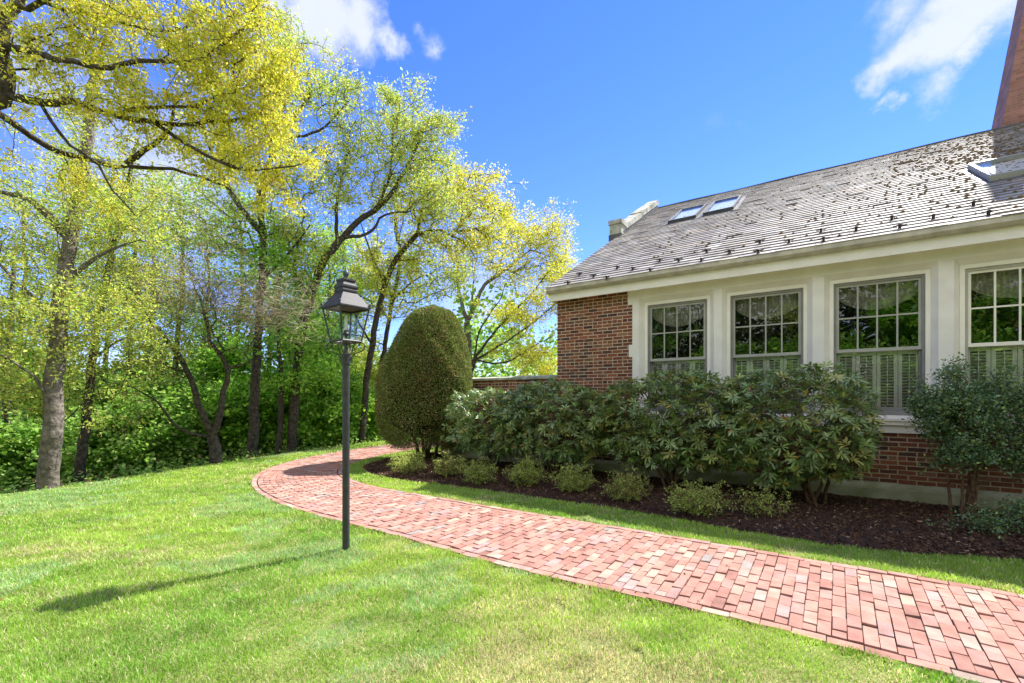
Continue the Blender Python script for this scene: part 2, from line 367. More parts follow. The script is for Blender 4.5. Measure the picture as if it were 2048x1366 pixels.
def lawn_edge(x, y):
    xe = np.interp(y, [-30, 0, 5, 7.3, 8.55, 10.4, 13, 16, 19], [-11, -9.9, -9.2, -8.35, -7.85, -7.3, -6.5, -5.3, -3.4])
    return np.maximum((xe - x) * .85, (y - 18.8) * .8)
def H(x, y):
    d = lawn_edge(x, y); sp = np.log1p(np.exp(np.clip((d - .5) * 2.2, -20, 20))) / 2.2
    h = -.34 * np.minimum(sp, 14) 
    s_, d_ = (np.stack([x - HC[0], y - HC[1]], -1) @ TT), (np.stack([x - HC[0], y - HC[1]], -1) @ DD)
    h = np.where(d_ > -.5, h, h)
    return h
def Hs(x, y): return float(H(np.array([x]), np.array([y]))[0])

# ------------------------------------------------------------------ ground
def axis(lo, hi, fine_lo, fine_hi, st):
    a = list(np.arange(fine_lo, fine_hi, st)); v = fine_lo; g = st; left = []
    while v > lo: g *= 1.25; v -= g; left.append(v)
    v = a[-1]; g = st; right = []
    while v < hi: g *= 1.25; v += g; right.append(v)
    return np.array(left[::-1] + a + right)
xs = axis(-900, 900, -14, 10, .11); ys = axis(-300, 1500, -1, 20, .11)
X, Y = np.meshgrid(xs, ys); Pq = np.stack([X.ravel(), Y.ravel()], 1)
Z = H(Pq[:, 0], Pq[:, 1])
Z += .012 * np.sin(Pq[:, 0] * 2.1 + 1) * np.sin(Pq[:, 1] * 1.7) * (np.abs(Pq[:, 0]) < 40)
near = (np.abs(Pq[:, 0]) < 14) & (np.abs(Pq[:, 1]) < 22)
ip = np.zeros(len(Pq), bool); ip[near] = inpoly(Pq[near], poly_path)
ib = np.zeros(len(Pq), bool); ib[near] = inpoly(Pq[near], poly_bed)
Z[ip] -= .06; Z[ib] -= .05; Z -= .012
nx, ny = len(xs), len(ys); idx = np.arange(nx * ny).reshape(ny, nx)
fq = np.stack([idx[:-1, :-1].ravel(), idx[:-1, 1:].ravel(), idx[1:, 1:].ravel(), idx[1:, :-1].ravel()], 1)
go = np_obj('ground', np.column_stack([Pq, Z]), [fq], groundm, smooth=True)
wd = np.clip((lawn_edge(Pq[:, 0], Pq[:, 1]) + .1) * 1.6, 0, 1).astype(np.float32)
at = go.data.attributes.new('wood', 'FLOAT', 'POINT'); at.data.foreach_set('value', wd)
tag(go, kind='structure')
# mulch bed
R = 30; BV = []
for i in range(nB):
    for j in range(R + 1):
        t = j / R; q = BE[i] * (1 - t) + BQ[i] * t
        BV.append((q[0], q[1], -.02 + .075 * (1 - math.exp(-t * 6)) + .02 * t + .008 * math.sin(q[0] * 5.1) * math.sin(q[1] * 4.3)))
BV = np.array(BV); ii = np.arange(nB * (R + 1)).reshape(nB, R + 1)
bq = np.stack([ii[:-1, :-1].ravel(), ii[1:, :-1].ravel(), ii[1:, 1:].ravel(), ii[:-1, 1:].ravel()], 1)
bo = np_obj('mulch_bed', BV, [bq], soilm, smooth=True); tag(bo, kind='structure')
def bedz(x, y):
    d = np.min(np.linalg.norm(BE - np.array([x, y]), axis=1)); return -.02 + .095 * min(1, d / 1.2)
# bark chips
n = 42000; i = rng.integers(0, nB - 1, n); t = rng.random(n) ** 1.15; fr = rng.random(n)[:, None]
pos = (BE[i] * (1 - fr) + BE[i + 1] * fr) * (1 - t[:, None]) + (BQ[i] * (1 - fr) + BQ[i + 1] * fr) * t[:, None]
keep = (pos[:, 1] > 1.5); pos = pos[keep]; t = t[keep]; n = len(pos)
z = -.02 + .075 * (1 - np.exp(-t * 6)) + .02 * t + .008 * np.sin(pos[:, 0] * 5.1) * np.sin(pos[:, 1] * 4.3) + .006
def frames(n, up=0.3, rg=rng):
    a = rg.normal(size=(n, 3)); a[:, 2] *= up; a /= np.linalg.norm(a, axis=1)[:, None]
    b = rg.normal(size=(n, 3)); b[:, 2] *= up * 2; b -= (b * a).sum(1)[:, None] * a; b /= np.linalg.norm(b, axis=1)[:, None]; return a, b
a, b = frames(n, .45); L = rng.uniform(.008, .028, n)[:, None]; Wd = rng.uniform(.004, .009, n)[:, None]
c = np.column_stack([pos, z]); V = np.stack([c - a * L - b * Wd, c + a * L - b * Wd, c + a * L + b * Wd, c - a * L + b * Wd], 1).reshape(-1, 3)
base = np.array([(.14, .075, .048), (.075, .043, .03), (.21, .12, .075), (.44, .32, .22)]); cc = base[rng.choice(4, n, p=[.42, .38, .17, .03])]
o = np_obj('mulch_chips', V, [np.arange(4 * n).reshape(-1, 4)], chipm, col=[cc]); tag(o, kind='stuff')

# ------------------------------------------------------------------ brick path
def bricks_path():
    V = []; cols = []
    pal = np.array([(.49, .255, .20), (.53, .29, .23), (.48, .28, .235), (.46, .235, .19), (.58, .37, .29), (.48, .30, .27), (.45, .35, .29), (.37, .325, .295), (.38, .20, .16)])
    pr = [.2, .2, .14, .12, .1, .1, .06, .03, .05]
    def brick(v0, v1, u0, u1, jit=True):
        v0 += .0025; v1 -= .0025; u0 += .008; u1 -= .008
        q = path_pt(np.array([v0, v1, v1, v0]), np.array([u0, u0, u1, u1]))
        z = rng.normal(0, .0028) + .006; tl = rng.normal(0, .0028, 4) * .8
        cc = q.mean(0); ct = (q - cc) * .975 + cc + rng.normal(0, .0012, 2)
        low = np.column_stack([q, np.full(4, -.05)]); mid = np.column_stack([q, z - .004 + tl]); top = np.column_stack([ct, z + tl])
        V.append(np.vstack([low, mid, top]))
        f = (v0 + v1) / 2
        col = pal[rng.choice(9, p=pr)] * rng.uniform(.78, .98) 
        cols.append(col)
    row = .085
    nrow = int(cl[-1] / row)
    for i in range(nrow):
        v0 = i * row; v1 = v0 + row; h = float(np.interp(v0 + row / 2, cl, hw)) - .103
        nb = 7; bw = 2 * h / nb; off = (i % 2) * .5 + rng.normal(0, .02)
        us = [-h] + [(-h + bw * (k + off)) for k in range(0 if off > .2 else 1, nb)] + [h]
        us = sorted(u for u in us if -h <= u <= h)
        us = [us[0]] + [u for a_, u in zip(us[:-1], us[1:]) if u - a_ > .02]; us[-1] = h
        jl = 0.0
        for a_, b_ in zip(us[:-1], us[1:]): jb = rng.normal(0, .0012); brick(v0 + jb, v1 + jb, a_ + rng.normal(0, .002), b_)
    for side in (-1, 1):
        v = 0
        while v < cl[-1] - .25:
            h = float(np.interp(v, cl, hw)); L_ = .2 * rng.uniform(.98, 1.02)
            a_, b_ = (-h, -h + .1) if side < 0 else (h - .1, h)
            brick(v, v + L_, a_ + rng.normal(0, .003), b_); v += L_
    n = len(V); V = np.array(V).reshape(-1, 3); b0 = (np.arange(n) * 12)[:, None]
    fs = []; cs = []
    for f in [(8, 9, 10, 11), (4, 5, 9, 8), (5, 6, 10, 9), (6, 7, 11, 10), (7, 4, 8, 11), (0, 1, 5, 4), (1, 2, 6, 5), (2, 3, 7, 6), (3, 0, 4, 7)]:
        fs.append(b0 + np.array(f)); cs.append(np.array(cols))
    return np_obj('path', V, fs, paverm, col=cs)
po = bricks_path(); tag(po, kind='structure')
e1 = path_pt(cl, -hw); e2 = path_pt(cl, hw); mN = len(cl)
V = np.vstack([np.column_stack([e1, np.full(mN, -.006)]), np.column_stack([e2, np.full(mN, -.006)])]); k = np.arange(mN - 1)
o = np_obj('path_bedding', V, [np.stack([k, k + 1, k + 1 + mN, k + mN], 1)], sandm); tag(o, kind='structure')

# ------------------------------------------------------------------ grass blades
def fieldn(P, seed, fr):
    r = np.random.default_rng(seed); v = np.zeros(len(P))
    for k in range(7):
        a = r.uniform(0, 6.28); f = fr * r.uniform(.5, 2.2); v += np.sin(P[:, 0] * math.cos(a) * f + P[:, 1] * math.sin(a) * f + r.uniform(0, 6.28)) / 2.6
    return v
def grass():
    bands = [(-7, 7, 1.6, 3.3, 13500, .0019, .024, .042), (-7, 7, 3.3, 5.2, 8000, .0026, .026, .044), (-9.5, 5, 5.2, 8.2, 3600, .0042, .030, .048),
             (-10.5, 3, 8.2, 13, 1500, .008, .036, .055), (-9, 3, 13, 20, 700, .012, .04, .06), (-10, 8, -2, 1.6, 900, .006, .04, .055)]
    VV = []; cols = []
    for (x0, x1, y0, y1, den, wd, h0, h1) in bands:
        n = int((x1 - x0) * (y1 - y0) * den); P = np.column_stack([rng.uniform(x0, x1, n), rng.uniform(y0, y1, n)])
        lim = np.abs(P[:, 0]) < np.maximum(P[:, 1], 0) * 1.16 + 1.2; P = P[lim]
        e = lawn_edge(P[:, 0], P[:, 1]) + rng.normal(0, .12, len(P)); P = P[e < .05]
        P = P[~inpoly(P, poly_path)]; P = P[~inpoly(P, poly_bed)]
        # creeping bare edges by the path
        s_, d_ = house_co(P); bare = fieldn(P, 5, 1.1) + .45 * fieldn(P, 6, 5)
        patch = .55 * fieldn(P, 11, .55) + .55 * fieldn(P, 12, 2.6) + .35 * fieldn(P, 13, 9)
        patch2 = fieldn(P, 15, 14) 
        near_tip = np.exp(-(((P[:, 0] + 5.2) / .35) ** 2 + ((P[:, 1] - 9.1) / 1.1) ** 2))
        dry_zone = .9 * np.exp(-(((P[:, 0] - .0) / 1.2) ** 2 + ((P[:, 1] - 2.9) / .75) ** 2)) + .25 * np.exp(-(((P[:, 0] + 2.2) / 1.3) ** 2 + ((P[:, 1] - 5.2) / .8) ** 2))
        dry = patch + dry_zone * 1.0
        strip = np.zeros(len(P), bool); ci = np.where((d_ > -5.2) & (P[:, 1] > 1.5))[0]
        for c0_ in range(0, len(ci), 20000):
            cj = ci[c0_:c0_ + 20000]; strip[cj] = np.min((P[cj, None, 0] - BE[None, ::5, 0]) ** 2 + (P[cj, None, 1] - BE[None, ::5, 1]) ** 2, axis=1) < .75 ** 2
        dry = dry - .9 * strip
        keep = rng.random(len(P)) > np.clip((dry - 1.0) * .55, 0, .5) + near_tip * .93
        keep &= ~((patch2 > 1.35) & (dry > .65))
        P = P[keep]; dry = dry[keep]; strip = strip[keep]; n = len(P)
        z = H(P[:, 0], P[:, 1]) - .01
        hh = rng.uniform(h0, h1, n) * rng.uniform(.75, 1.15, n) * np.where(dry > .9, .8, 1) * (1 + .22 * fieldn(P, 41, 9))
        an = rng.uniform(0, 6.283, n); dx, dy = np.cos(an), np.sin(an); ln = rng.uniform(.15, .95, n) * hh
        an2 = rng.uniform(0, 6.283, n); w_ = wd * rng.uniform(.7, 1.3, n); wx, wy = np.cos(an2) * w_, np.sin(an2) * w_
        c0 = np.column_stack([P, z]); c1 = c0 + np.column_stack([dx * ln * .3, dy * ln * .3, hh * .6]); c2 = c0 + np.column_stack([dx * ln, dy * ln, hh])
        wv = np.column_stack([wx, wy, np.zeros(n)])
        VV.append(np.stack([c0 - wv, c0 + wv, c1 + wv * .8, c1 - wv * .8, c2], 1).reshape(-1, 3))
        g1 = np.array((.17, .36, .045)); g2 = np.array((.36, .52, .08)); g3 = np.array((.30, .47, .22)); st = np.array((.74, .66, .42)); br = np.array((.22, .14, .07))
        mix = rng.random((n, 1)); mix = np.clip(mix * .6 + .28 + .3 * fieldn(P, 31, 2.2)[:, None], 0, 1); col = g1 * (1 - mix) + g2 * mix
        blu = ~strip & (fieldn(P, 21, 1.3) + .5 * fieldn(P, 22, 5) > .45) & (rng.random(n) < .55); col[blu] = g3 * rng.uniform(.8, 1.25, (blu.sum(), 1))
        ps = np.clip(.16 + .45 * (dry - .15), .12, .9); q = rng.random(n) < ps; col[q] = st * rng.uniform(.6, 1.15, (q.sum(), 1))
        q = rng.random(n) < ps * .12; col[q] = br
        # rim of the strip by the path is thin and strawy
        cols.append(col * rng.uniform(.8, 1.15, (n, 1)) * (1 + .12 * fieldn(P, 42, 11)[:, None]))
    V = np.concatenate(VV); col = np.concatenate(cols); n = len(col); b0 = (np.arange(n) * 5)[:, None]
    print('blades', n)
    o = np_obj('grass', V, [b0 + np.array((0, 1, 2, 3)), b0 + np.array((3, 2, 4))], grassm, col=[col, col]); tag(o, kind='stuff')
grass()

n = 420; P = np.column_stack([rng.uniform(-7, 5, n), rng.uniform(2, 11, n)]); P = P[(lawn_edge(P[:, 0], P[:, 1]) < 0) & ~inpoly(P, poly_bed)]; n = len(P)
a, b = frames(n, .35); L_ = rng.uniform(.006, .02, n)[:, None]; c = np.column_stack([P, np.where(inpoly(P, poly_path), .016, .035) + H(P[:, 0], P[:, 1])])
V = np.stack([c - a * L_, c + b * L_ * .5, c + a * L_, c - b * L_ * .5], 1).reshape(-1, 3)
base = np.array([(.22, .13, .06), (.42, .32, .16), (.10, .06, .035)]); o = np_obj('fallen_leaves', V, [np.arange(4 * n).reshape(-1, 4)], chipm, col=[base[rng.choice(3, n)]]); tag(o, kind='stuff')

# ------------------------------------------------------------------ house
house = empty('brick_house', (HC[0], HC[1], 0), TH)
tag(house, 'single storey brick house with grey slate roof, white trimmed windows and tall chimney', 'house')
BP = np.array([(.29, .10, .065), (.24, .085, .06), (.35, .135, .08), (.17, .07, .055), (.12, .065, .06), (.31, .155, .10), (.21, .105, .085)]); BPP = [.22, .16, .18, .14, .12, .09, .09]
def brick_panel(name, s0, s1, z0, z1, d, parent, bond=0.0, notch=None, flip=False):
    V = []; cols = []; row = .0677; nr = int(round((z1 - z0) / row)); row = (z1 - z0) / nr
    for r in range(nr):
        z = z0 + r * row; s = s0 - (.105 if r % 2 else 0) - rng.uniform(0, .02); hb = r % 6 == 5
        while s < s1:
            L = (.105 if hb else .21) ; a, b_ = max(s, s0) + .0, min(s + L, s1); s += L
            if b_ - a < .03: continue
            a += .0065 if a > s0 else 0; b_ -= .0065
            e1, e2 = rng.normal(0, .0015, 2); dd = d - .006 + rng.normal(0, .0012)
            za, zb = z + .0065 + e1, z + row - .0065 + e2
            V.append([(a, d + .004, za), (b_, d + .004, za), (b_, d + .004, zb), (a, d + .004, zb), (a + .002, dd, za + .002), (b_ - .002, dd, za + .002), (b_ - .002, dd, zb - .002), (a + .002, dd, zb - .002)])
            cols.append(BP[rng.choice(7, p=BPP)] * rng.uniform(.68, 1.05))
    n = len(V); V = np.array(V).reshape(-1, 3); b0 = (np.arange(n) * 8)[:, None]; fs = []; cs = []
    for f in [(4, 5, 6, 7), (0, 1, 5, 4), (1, 2, 6, 5), (2, 3, 7, 6), (3, 0, 4, 7)]:
        fs.append(b0 + np.array(f)); cs.append(np.array(cols))
    # mortar backing inside the same mesh
    nb = len(V); V = np.vstack([V, [(s0, d, z0), (s1, d, z0), (s1, d, z1), (s0, d, z1)]]); fs.append(np.array([[nb, nb + 1, nb + 2, nb + 3]])); cs.append(np.array([(.66, .56, .44)]))
    return np_obj(name, V, fs, brickm, parent, cs)
WS = [1.93, 3.39, 4.87, 6.36, 7.84]; WW = 1.08; WB, WT, WM = 1.305, 3.35, 2.30
EAVE_D, EAVE_Z, SL = -.32, 3.87, .567; RID_D = 7.16; RID_Z = EAVE_Z + SL * (RID_D - EAVE_D); S_END = 14.0
brick_panel('wall', 0, 1.66, .30, 3.66, 0, house)
brick_panel('wall', 1.66, 12.0, .30, 1.05, .002, house)
# rest of the shell
m_ = MB(); zr = lambda d: EAVE_Z + SL * (d - EAVE_D) - .06
D2 = 2 * RID_D - EAVE_D - .3
m_.prism([(.03, -1.5), (D2, -1.5), (D2, 3.9), (RID_D, zr(RID_D)), (.03, zr(.03))], 'x', -.0, .25)
m_.prism([(.03, -1.5), (D2, -1.5), (D2, 3.9), (RID_D, zr(RID_D)), (.03, zr(.03))], 'x', S_END - .25, S_END)
m_.box(.25, S_END - .25, D2 - .25, D2, -1.5, 3.9)
m_.box(9.15, S_END - .25, .012, .25, -1, 3.9)
m_.box(.25, 1.68, .012, .25, -.3, 3.95); m_.box(1.68, 9.15, .02, .25, -.3, 1.02)
m_.build('shell', brickproc1, house)
# foundation
m_ = MB(); m_.prism([(.01, .31), (-.075, .255), (-.085, .22), (-.085, -.4), (.01, -.4)], 'x', -.05, S_END); m_.build('foundation', basem, house)
# stone surround
m_ = MB()
def pier(a, b, z0, z1):
    m_.prism([(a, .22), (a, .085), (a + .07, 0), (b - .07, 0), (b, .085), (b, .22)][::-1], 'z', z0, z1)
CA = .055
for i in range(4): pier(WS[i] + WW + CA, WS[i + 1] - CA, 1.16, 3.49)
m_.prism([(1.66, .2), (1.66, -.006), (WS[0] - CA - .085, -.006), (WS[0] - CA, .085), (WS[0] - CA, .2)][::-1], 'z', 1.16, 3.49)
m_.prism([(WS[4] + WW + CA, .2), (WS[4] + WW + CA, .085), (WS[4] + WW + .15, 0), (9.4, 0), (9.4, .2)][::-1], 'z', 1.16, 3.49)
m_.prism([(.22, 3.40), (.22, 3.70), (-.008, 3.70), (-.008, 3.49), (.085, 3.405)], 'x', 1.66, 9.4)
m_.box(1.57, 1.66, -.012, .05, 3.38, 3.66); m_.box(1.59, 1.66, -.012, .05, 2.36, 2.60)
m_.box(1.66, 9.4, -.035, .2, 1.045, 1.16)
m_.build('window_surround', stonem, house)
# joints in the stone: thin grooves modelled as proud caulk lines
# fascia, soffit
m_ = MB(); m_.prism([(-.25, 3.60), (-.25, 3.79), (-.21, 3.79), (-.21, 3.60)][::-1], 'x', -.06, S_END)
m_.prism([(-.262, 3.735), (-.275, 3.79), (-.25, 3.79), (-.25, 3.735)], 'x', -.06, S_END)
m_.box(-.06, S_END, -.21, .03, 3.66, 3.69)
m_.prism([(-.21, 3.60), (-.21, 3.66), (0.0, 3.66), (.0, 3.62)], 'x', -.06, -.02)
x = 2.9
while x < S_END: m_.box(x, x + .004, -.2535, -.249, 3.60, 3.735); x += 3.05
m_.build('fascia', fasciam, house)
m_ = MB(); m_.prism([(-.28, 3.745), (-.33, 3.76), (-.37, 3.80), (-.375, 3.858), (-.385, 3.866), (-.36, 3.866), (-.355, 3.80), (-.285, 3.775)], 'x', -.065, S_END)
m_.box(-.067, -.06, -.375, -.27, 3.75, 3.866)
m_.build('gutter', gutterm, house)
# roof slates
roof = MB(); th = math.atan(SL); LS = (RID_D - EAVE_D) / math.cos(th)
def rp(s, l, h=0.0):   # point on roof: s along, l up the slope, h off the plane
    return (s, EAVE_D + l * math.cos(th) - h * math.sin(th), EAVE_Z + l * math.sin(th) + h * math.cos(th))
def slates():
    V = []; cols = []; ex = .18; nr = int(LS / ex) + 1; ex = LS / nr
    pal = np.array([(.31, .30, .29), (.38, .365, .35), (.27, .26, .255), (.34, .31, .275), (.21, .20, .195)])
    for r in range(nr):
        l0 = r * ex - .02; l1 = min(l0 + ex + .06, LS); s = -.07 - (r % 2) * .0; first = True
        if l0 * math.cos(th) + EAVE_D > 3.75: s = .02
        s_end = S_END
        off = rng.uniform(.06, .2)
        while s < s_end:
            w_ = off if first else rng.uniform(.2, .34); first = False
            e = rng.normal(0, .003); t_ = .017 + rng.normal(0, .0012) + (.010 if rng.random() < .02 else 0); g_ = .002
            V.append([rp(s + g_, l0 + e, 0), rp(s + w_ - g_, l0 + e, 0), rp(s + w_ - g_, l1, .001), rp(s + g_, l1, .001), rp(s + g_, l0 + e, t_ + .013), rp(s + w_ - g_, l0 + e + rng.normal(0, .002), t_ + .013), rp(s + w_ - g_, l1, .006), rp(s + g_, l1, .006)])
            b = rng.uniform(.8, 1.25); cols.append(pal[rng.choice(5, p=[.3, .25, .2, .15, .1])] * b); s += w_
    n = len(V); V = np.array(V).reshape(-1, 3); b0 = (np.arange(n) * 8)[:, None]; fs = []; cs = []
    for f in [(4, 5, 6, 7), (0, 1, 5, 4), (1, 2, 6, 5), (2, 3, 7, 6), (3, 0, 4, 7)]:
        fs.append(b0 + np.array(f)); cs.append(np.array(cols))
    q = [rp(-.06, 0, -.005), rp(S_END, 0, -.005), rp(S_END, LS, -.005), rp(-.06, LS, -.005)]; nb = len(V)
    bk = [(S_END, RID_D, RID_Z - .004), (-.06, RID_D, RID_Z - .004), (-.06, 2 * RID_D - EAVE_D, EAVE_Z), (S_END, 2 * RID_D - EAVE_D, EAVE_Z)]
    V = np.vstack([V, q, bk]); fs.append(np.array([[nb, nb + 1, nb + 2, nb + 3], [nb + 4, nb + 5, nb + 6, nb + 7]])); cs.append(np.array([(.06, .06, .06), (.2, .2, .2)]))
    return np_obj('roof', V, fs, slatem, house, cs)
roof = slates()
m_ = MB(); m_.tube([(-.02, RID_D, RID_Z + .012)] + [(x, RID_D + .004 * math.sin(x * 3), RID_Z + .014 + .008 * math.sin(x * 1.9)) for x in np.arange(.3, S_END, .3)], .03, 8); m_.build('ridge_cap', leadm, roof)
def ray_roof(px, py):
    k = (px - CX) / F; q = (HY - py) / F
    o_ = np.array([0, 0, EYE]); d_ = np.array([k, 1, q])
    n_ = np.array([-DD[0] * math.sin(th), -DD[1] * math.sin(th), math.cos(th)]); p0 = np.array([*house_pt(0, EAVE_D), EAVE_Z])
    t_ = ((p0 - o_) @ n_) / (d_ @ n_); P = o_ + t_ * d_; s, d = house_co(P[:2]); return float(s), (float(d) - EAVE_D) / math.cos(th)
# snow guards
guards = [(1137, 566), (1160, 548), (1188, 552), (1214, 556), (1235, 535), (1266, 538), (1301, 541), (1320, 521), (1358, 521), (1403, 521), (1414, 503), (1460, 505), (1517, 505), (1520, 485), (1578, 484),
          (1647, 481), (1642, 463), (1712, 460), (1799, 456), (1783, 438), (1866, 436), (1976, 429), (1946, 410)]
gm = MB(); gm.box(-.02, .02, -.03, .09, .001, .006); gm.prism([(-.012, .006), (-.012, .034), (0, .034), (.0, .006)], 'x', -.014, .014)
gm.tube([(-.062, -.02, .046), (-.04, -.008, .036), (-.015, -.006, .042), (0, -.006, .05), (.015, -.006, .042), (.04, -.008, .036), (.062, -.02, .046)], [.005, .010, .010, .013, .010, .010, .005], 6); gm.tube([(0, -.03, .012), (0, -.006, .045), (0, .05, .01)], .007, 6)
g0 = None
for k_, (px, py) in enumerate(guards):
    s, l = ray_roof(px, py + 4)
    if g0 is None: g0 = gm.build('snow_guard', guardm, roof); o = g0
    else: o = g0.copy(); C.objects.link(o); o.parent = roof
    o.location = rp(s, l, .022); o.rotation_euler = (th, 0, 0); o.scale = (1.25, 1.25, 1.15)
# moss clumps on slates
def moss():
    V = []; F3 = []; n = 0; cnt = 0
    while cnt < 850:
        px = rng.uniform(1300, 2048); py = rng.uniform(250, 520); s, l = ray_roof(px, py)
        if not (0.2 < s < 9.5 and .3 < l < LS - .1): continue
        wgt = math.exp(-((s - 7.6) / 1.4) ** 2) * np.clip((l - 1.8) / 4, 0, 1) * 1.4 + .07 * (s > 1.5)
        if rng.random() > wgt: continue
        l = round(l / (LS / (int(LS / .18) + 1))) * (LS / (int(LS / .18) + 1)) - .01; r = rng.uniform(.010, .026)
        ring = [rp(s + math.cos(a_) * r * 1.5 * rng.uniform(.7, 1.2), l + math.sin(a_) * r * rng.uniform(.7, 1.2), .030) for a_ in np.arange(0, 6.2, .9)]
        V += ring + [rp(s, l, .040 + r * .4)]; m0 = len(ring)
        F3 += [(n + i_, n + (i_ + 1) % m0, n + m0) for i_ in range(m0)]; n += m0 + 1; cnt += 1
    o = np_obj('moss', np.array(V), [np.array(F3)], mossm, roof, smooth=True); tag(o, kind='stuff')
moss()
# skylights
def skylight(c00, c10, c11, c01, hh=.10):
    A = [ray_roof(*c) for c in (c00, c10, c11, c01)]
    s0 = (A[0][0] + A[3][0]) / 2; s1 = (A[1][0] + A[2][0]) / 2; l0 = (A[0][1] + A[1][1]) / 2; l1 = (A[2][1] + A[3][1]) / 2
    m = MB(); b = .05
    def bx(a0, a1, b0, b1, h0, h1):
        m.hexa([rp(a0, b0, h0), rp(a1, b0, h0), rp(a1, b1, h0), rp(a0, b1, h0), rp(a0, b0, h1), rp(a1, b0, h1), rp(a1, b1, h1), rp(a0, b1, h1)])
    bx(s0, s1, l0, l0 + b, 0, hh); bx(s0, s1, l1 - b, l1, 0, hh); bx(s0, s0 + b, l0 + b, l1 - b, 0, hh); bx(s1 - b, s1, l0 + b, l1 - b, 0, hh)
    f = m.build('skylight', leadm if hh < .12 else sashm, roof)
    m = MB(); bx(s0 + b * .8, s1 - b * .8, l0 + b * .8, l1 - b * .8, hh - .03, hh - .012); m.build('pane', skyglass, f)
    m = MB(); bx(s0 + b, s1 - b, l0 + b, l1 - b, .03, .034); m.build('blind', whitem, f)
    m = MB(); bx(s0 - .10, s0 - .003, l0 - .12, l1 + .12, .012, .03); bx(s1 + .003, s1 + .10, l0 - .12, l1 + .12, .012, .03); bx(s0 - .003, s1 + .003, l0 - .12, l0 - .003, .012, .03)
    m.build('flashing', leadm, f)
skylight((1341, 447), (1397, 438), (1409, 415), (1360, 426)); skylight((1411, 432), (1470, 421), (1480, 399), (1426, 409))
skylight((1969, 368), (2110, 343), (2090, 311), (1941, 340), .121)
# gable coping with kneeler
m_ = MB()
def cbx(a0, a1, b0, b1, h0, h1):
    m_.hexa([rp(a0, b0, h0), rp(a1, b0, h0), rp(a1, b1, h0), rp(a0, b1, h0), rp(a0, b0, h1), rp(a1, b0, h1), rp(a1, b1, h1), rp(a0, b1, h1)])
lk = (3.75 - EAVE_D) / math.cos(th)
cbx(-.28, .09, lk + .35, lk + 1.95, .10, .24); cbx(-.28, .09, lk + 1.96, LS + .1, .12, .27)
cbx(-.27, .04, lk + .1, LS, -.2, .12)
zk = EAVE_Z + SL * (3.75 - EAVE_D)
m_.box(-.30, .10, 3.57, 4.02, zk + .30, zk + .42); m_.box(-.27, .07, 3.6, 4.0, zk - .12, zk + .30)
m_.build('gable_coping', copem, house)
m_ = MB(); cbx(.04, .075, lk + .1, LS, .0, .10); m_.box(-.295, .085, 3.595, 4.025, zk - .16, zk + .02); m_.build('lead_flashing', leadm, house)
# chimney
m_ = MB(); s0, s1, d0, d1 = 8.36, 10.1, 7.27, 8.45; z0, z1 = 6.8, 13.6; tp = .14 * (z1 - z0 - 1.2); tz = z1
m_.hexa([(s0 - .17, d0, z0), (s1 + .17, d0, z0), (s1 + .17, d1 + .1, z0), (s0 - .17, d1 + .1, z0), (s0 + tp, d0 + .18, tz), (s1 - tp, d0 + .18, tz), (s1 - tp, d1 - .25, tz), (s0 + tp, d1 - .25, tz)])
ch = m_.build('chimney', chimm, house)
m_ = MB(); m_.box(s0 + tp - .08, s1 - tp + .08, d0 + .1, d1 - .17, tz, tz + .18); m_.build('cap', copem, ch)
m_ = MB(); m_.box(s0 - .04, s1 + .1, d0 - .03, d0 + .02, RID_Z - .1, RID_Z + .035); m_.build('flashing', whitem, ch)
# interior
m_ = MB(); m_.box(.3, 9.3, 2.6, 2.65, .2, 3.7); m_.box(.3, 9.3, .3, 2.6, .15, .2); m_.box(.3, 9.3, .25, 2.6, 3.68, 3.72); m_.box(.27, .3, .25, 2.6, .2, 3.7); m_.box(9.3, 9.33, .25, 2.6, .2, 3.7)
m_.build('room', darkm, house)
